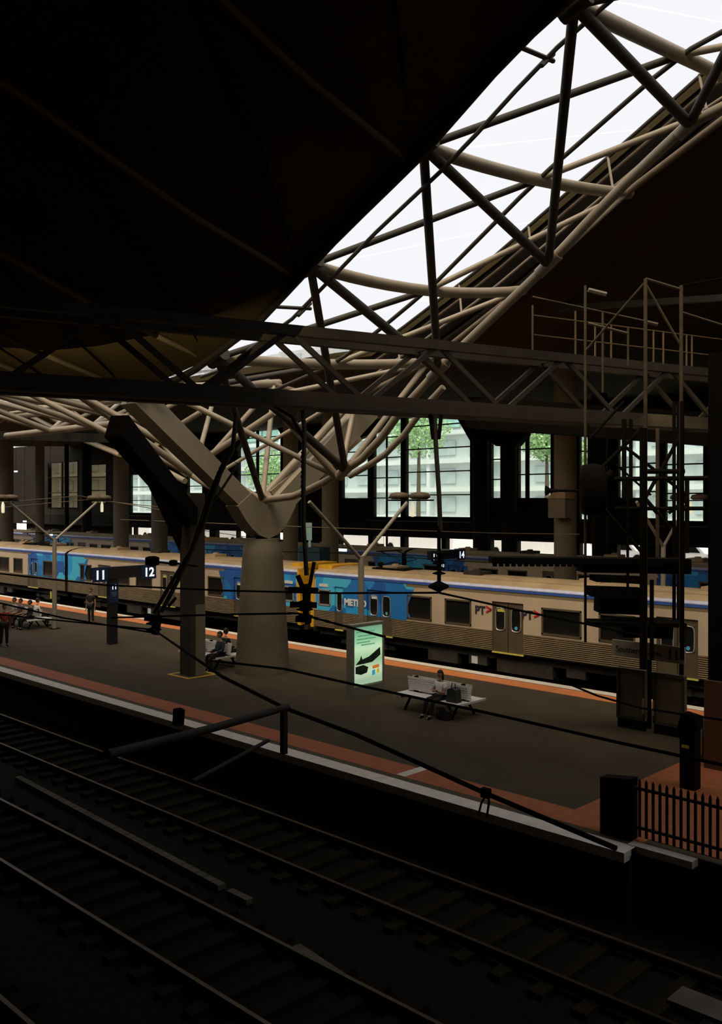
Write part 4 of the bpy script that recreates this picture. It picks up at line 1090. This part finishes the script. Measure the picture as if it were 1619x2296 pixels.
# ---------------------------------------------------------------- overhead wires and their hangers
def wire(label, pts, r_, m=BLACK, cat='wire'):
    out = []
    for a, b in zip(pts, pts[1:]):
        for i in range(8): out.append(a.lerp(b, i / 8))
    out.append(pts[-1])
    return T(WMB().tube(out, r_, 6).build('overhead_wire', m), label, cat)
def onY(px, py, Y): return P(px, py, Y=Y)
wire('contact wire slanting over the near tracks towards the lower right', [P(-30, 1375, t=22), P(345, 1412, t=16), P(500, 1518, Y=5.2), P(640, 1588, Y=5.0), P(800, 1648, Y=4.9), P(1083, 1776, Y=4.9), P(1382, 1902, Y=4.8)], .016)
wire('upper messenger wire crossing above the bench and notice boards', [P(500, 1484, Y=5.93), P(639, 1500, Y=5.93), P(796, 1535, Y=5.93), P(1083, 1596, Y=5.93), P(1397, 1667, Y=5.93), P(1700, 1732, Y=5.93)], .012)
wire('wire sagging from the left edge to the hanging insulator beside the 13 and 14 sign', [P(-30, 1283, t=30), P(237, 1312, t=27), P(500, 1324, t=24), P(750, 1330, t=23.5), P(983, 1329, t=23.3)], .028)
wire('wire running down from the hanging insulator to the scaffold', [P(985, 1329, t=23.3), P(1180, 1372, t=22), P(1320, 1400, t=21), P(1440, 1426, t=20)], .028)
wire('taut wire across the foot of the coupled cabs', [P(250, 1385, t=19), P(500, 1378, t=17), P(667, 1375, t=16), P(778, 1405, t=15), P(864, 1428, t=14)], .020)
wire('lower wire in front of the number sign at the left', [P(-30, 1345, t=26), P(140, 1385, t=24), P(340, 1418, t=22)], .022)
wire('thin wire across the rear train windows', [P(450, 1232, t=36), P(630, 1237, t=36), P(760, 1240, t=36), P(1100, 1262, t=34)], .018)
wire('thin brown wire below the rear windows', [P(270, 1165, t=42), P(700, 1182, t=42), P(1100, 1195, t=40), P(1300, 1198, t=38)], .02, BRONZE)
wire('thin brown wire at the left under the dim windows', [P(-20, 1128, t=46), P(180, 1112, t=46), P(370, 1145, t=44)], .02, BRONZE)
wire('second thin brown wire at the left sloping to the dark column', [P(-20, 1140, t=46), P(200, 1120, t=46), P(370, 1138, t=44)], .02, BRONZE)
wire('thin wire crossing the notice boards to the right edge', [P(1243, 1520, t=18), P(1340, 1560, t=18), P(1440, 1588, t=18), P(1660, 1620, t=17)], .022)
wire('thin wire over the carriage roofs at the left', [P(300, 1160, t=40), P(460, 1190, t=40), P(560, 1205, t=40)], .015)
T(WMB().tube([P(460, 1480, t=23), P(500, 1484, Y=5.93)], .015, 6).build('stay_wire', BLACK), 'short stay wire beside the foot of the dark steel column', 'wire')

def insulator(o, c, m=BLACK, n=4, r_=.16, dz=.13):
    mb = MB(); prof = []
    for k_ in range(n):
        z = -k_ * dz
        prof += [(.045, z), (r_, z - dz*.35), (r_, z - dz*.5), (.045, z - dz*.7)]
    mb.lathe([(a, b) for a, b in reversed(prof)], c, 14); return mb.build('insulator', m, o)
def hanger(pxs, label, t=22.5, r_=.045, lp=True):
    p0 = P(*pxs[0], t=t); o = root('wire_hanger', p0, label, 'wire hanger')
    pts = [P(a, b, t=t) - p0 for a, b in pxs]
    MB().tube(pts, r_, 8).build('drop_rod', mat('rod_brown', (.05, .04, .025), .6), o)
    return o, p0
o, p0 = hanger(((975, 932), (978, 1000), (985, 1110), (988, 1190)), 'twin rod hanger with a stack of black insulators in front of the rear windows', 23.3, .06)
MB().tube([P(965, 930, t=23.3) - p0, P(972, 985, t=23.3) - p0], .05, 8).tube([P(990, 930, t=23.3) - p0, P(984, 985, t=23.3) - p0], .05, 8).tube([P(985, 1180, t=23.3) - p0, P(985, 1330, t=23.3) - p0], .05, 8).build('drop_rod', BLACK, o)
insulator(o, tuple(P(985, 1235, t=23.3) - p0), n=5, r_=.17, dz=.13)
MB().lathe([(.05, -.16), (.26, -.06), (.26, 0), (.05, .1)], tuple(P(984, 1312, t=23.3) - p0), 16).build('insulator_disc', BLACK, o)
o, p0 = hanger(((678, 920), (683, 960), (681, 1080), (681, 1180), (688, 1290)), 'long dark wire hanger with a chain beside the yellow train cabs', 21.8, .055)
MB().tube([P(615, 910, t=21.8) - p0, P(655, 935, t=21.8) - p0, P(682, 985, t=21.8) - p0], .04, 8).build('stay_rod', BLACK, o)
for k_ in range(9):
    c = P(676, 1020 + k_ * 11, t=21.7) - p0
    MB().tube([c + Vector((0, 0, .07)), c + Vector((.03 if k_ % 2 else 0, .03, 0)), c - Vector((0, 0, .07))], .022, 6).build('chain_link', BLACK, o)
MB().tube([P(668, 1290, t=21.8) - p0, P(684, 1330, t=21.8) - p0, P(690, 1400, t=21.8) - p0], .06, 8).tube([P(705, 1260, t=21.8) - p0, P(690, 1340, t=21.8) - p0], .045, 8).build('clamp_frame', BLACK, o)
for (y, w_) in ((1322, .55), (1355, .5), (1388, .3)):
    MB().beam(P(681 - w_*60, y, t=21.8) - p0, P(681 + w_*60, y + 2, t=21.8) - p0, .12, .13).build('clamp_bar', BLACK, o)
insulator(o, tuple(P(684, 1345, t=21.8) - p0), n=3, r_=.2, dz=.16)
o, p0 = hanger(((530, 925), (522, 1010), (495, 1060), (455, 1180), (400, 1300), (362, 1372)), 'slanting dark wire hanger crossing in front of the dark steel column', 20.6, .05)
MB().tube([P(505, 1030, t=20.6) - p0, P(470, 1110, t=20.6) - p0, P(430, 1230, t=20.6) - p0, P(345, 1375, t=20.6) - p0], .045, 8).tube([P(500, 1020, t=20.6) - p0, P(535, 1040, t=20.6) - p0, P(480, 1125, t=20.6) - p0], .03, 8).build('drop_rod', mat('rod_brown', (.05, .04, .025)), o)
for k_ in range(8):
    c = P(492 - k_ * 4, 1055 + k_ * 10, t=20.5) - p0
    MB().tube([c + Vector((0, 0, .07)), c + Vector((.03, .03, 0)), c - Vector((0, 0, .07))], .025, 6).build('chain_link', BLACK, o)
insulator(o, tuple(P(345, 1378, t=20.6) - p0), n=3, r_=.17, dz=.14)
MB().beam(P(325, 1385, t=20.6) - p0, P(405, 1398, t=20.6) - p0, .10, .12).tube([P(355, 1385, t=20.6) - p0, P(348, 1422, t=20.6) - p0], .09, 10).tube([P(378, 1360, t=20.6) - p0, P(395, 1340, t=20.6) - p0], .035, 8).build('clamp_bar', BLACK, o)
# drum like fittings seen in front of the left carriage roof
for (px, py, r_, lab) in ((342, 1258, .20, 'black round wire tensioner in front of the carriage roof by the number 12'), (389, 1262, .12, 'small black fitting left of the dark steel column')):
    c = P(px, py, t=26); o2 = root('wire_tensioner', c, lab, 'wire fitting')
    MB().lathe([(r_*.5, -r_*.7), (r_, -r_*.5), (r_, r_*.5), (r_*.5, r_*.7)], n=16).build('drum', BLACK, o2)
    MB().tube([(0, 0, 0), tuple(RGT * .7 + Vector((0, 0, -.1)))], .03, 6).build('rod', BLACK, o2)

# cantilever over the near tracks
X0 = -5.8
ca = root('wire_cantilever', P(640, 1590, Y=5.0), 'dark cantilever arm reaching over the near tracks at the lower left', 'cantilever')
c0 = ca.location.copy()
CM = mat('cantilever_grey', (.032, .026, .017), .7, 0, .2)
MB().tube([P(645, 1585, Y=5.0) - c0, P(480, 1632, Y=4.0) - c0, P(240, 1692, Y=2.8) - c0], .030, 8).build('arm', CM, ca)
MB().tube([P(602, 1660, Y=4.6) - c0, P(520, 1705, Y=4.1) - c0, P(432, 1752, Y=3.6) - c0], .016, 8).build('steady_arm', CM, ca)
MB().beam(P(637, 1588, Y=5.0) - c0, P(637, 1690, Y=5.0) - c0, .045, .045).build('drop_bracket', CM, ca)
MB().beam(P(402, 1590, Y=3.8) - c0, P(400, 1625, Y=3.8) - c0, .06, .06).build('clamp', BLACK, ca)
dp = root('wire_dropper', P(1090, 1778, Y=4.9), 'thin wire loop hanging from the contact wire over the platform edge', 'wire fitting')
c0 = dp.location.copy()
MB().tube([P(1095, 1775, Y=4.9) - c0, P(1080, 1800, Y=4.9) - c0, P(1073, 1828, Y=4.9) - c0], .007, 6).tube([P(1095, 1775, Y=4.9) - c0, P(1097, 1800, Y=4.9) - c0, P(1092, 1832, Y=4.9) - c0], .008, 6).box(-.03, .03, -.02, .02, -.03, .03).build('loop', BLACK, dp)

# small hall lamps glimpsed in the background at the left
HL = mat('hall_lamp_lit', (.8, .85, .9), .5, emit=(.85, .95, 1), es=1.2)
for (px, py, Y, lab) in ((56, 1169, 48, 'small bright hall lamp at the far left above the train'), (114, 1199, 44, 'tiny bright lamp above the left carriage'), (36, 1057, 50, 'tiny lamp high at the far left'), (768, 1233, 40, 'small pale lamp behind the right hand train near the tan column')):
    c = P(px, py, Y=Y); o2 = root('hall_lamp', c, lab, 'lamp')
    MB().box(-.35, .35, -.06, .06, -.09, .09).build('tube', HL, o2); MB().box(-.4, .4, -.08, .08, .09, .14).build('housing', BLACK, o2)
    MB().tube([(0, 0, .14), (0, 0, 13.15 - c.z)], .015, 5).build('hanger', BLACK, o2)
# blue cabinet behind the cabs
p = P(705, HY, Y=36.0)
kb = root('information_kiosk', (p.x, 36.0, 0), 'dark blue information kiosk behind the coupled train cabs', 'kiosk')
MB().box(-.9, .9, -.4, .4, 0, 3.3).build('kiosk_body', mat('kiosk_blue', (.02, .06, .08), .5), kb)
MB().box(-.3, .25, -.43, -.4, 3.7, 4.7).box(-.05, .05, -.4, -.3, 3.3, 4.7).build('screen', mat('kiosk_screen', (.3, .42, .33), .5, emit=(.3, .42, .33), es=.25), kb)
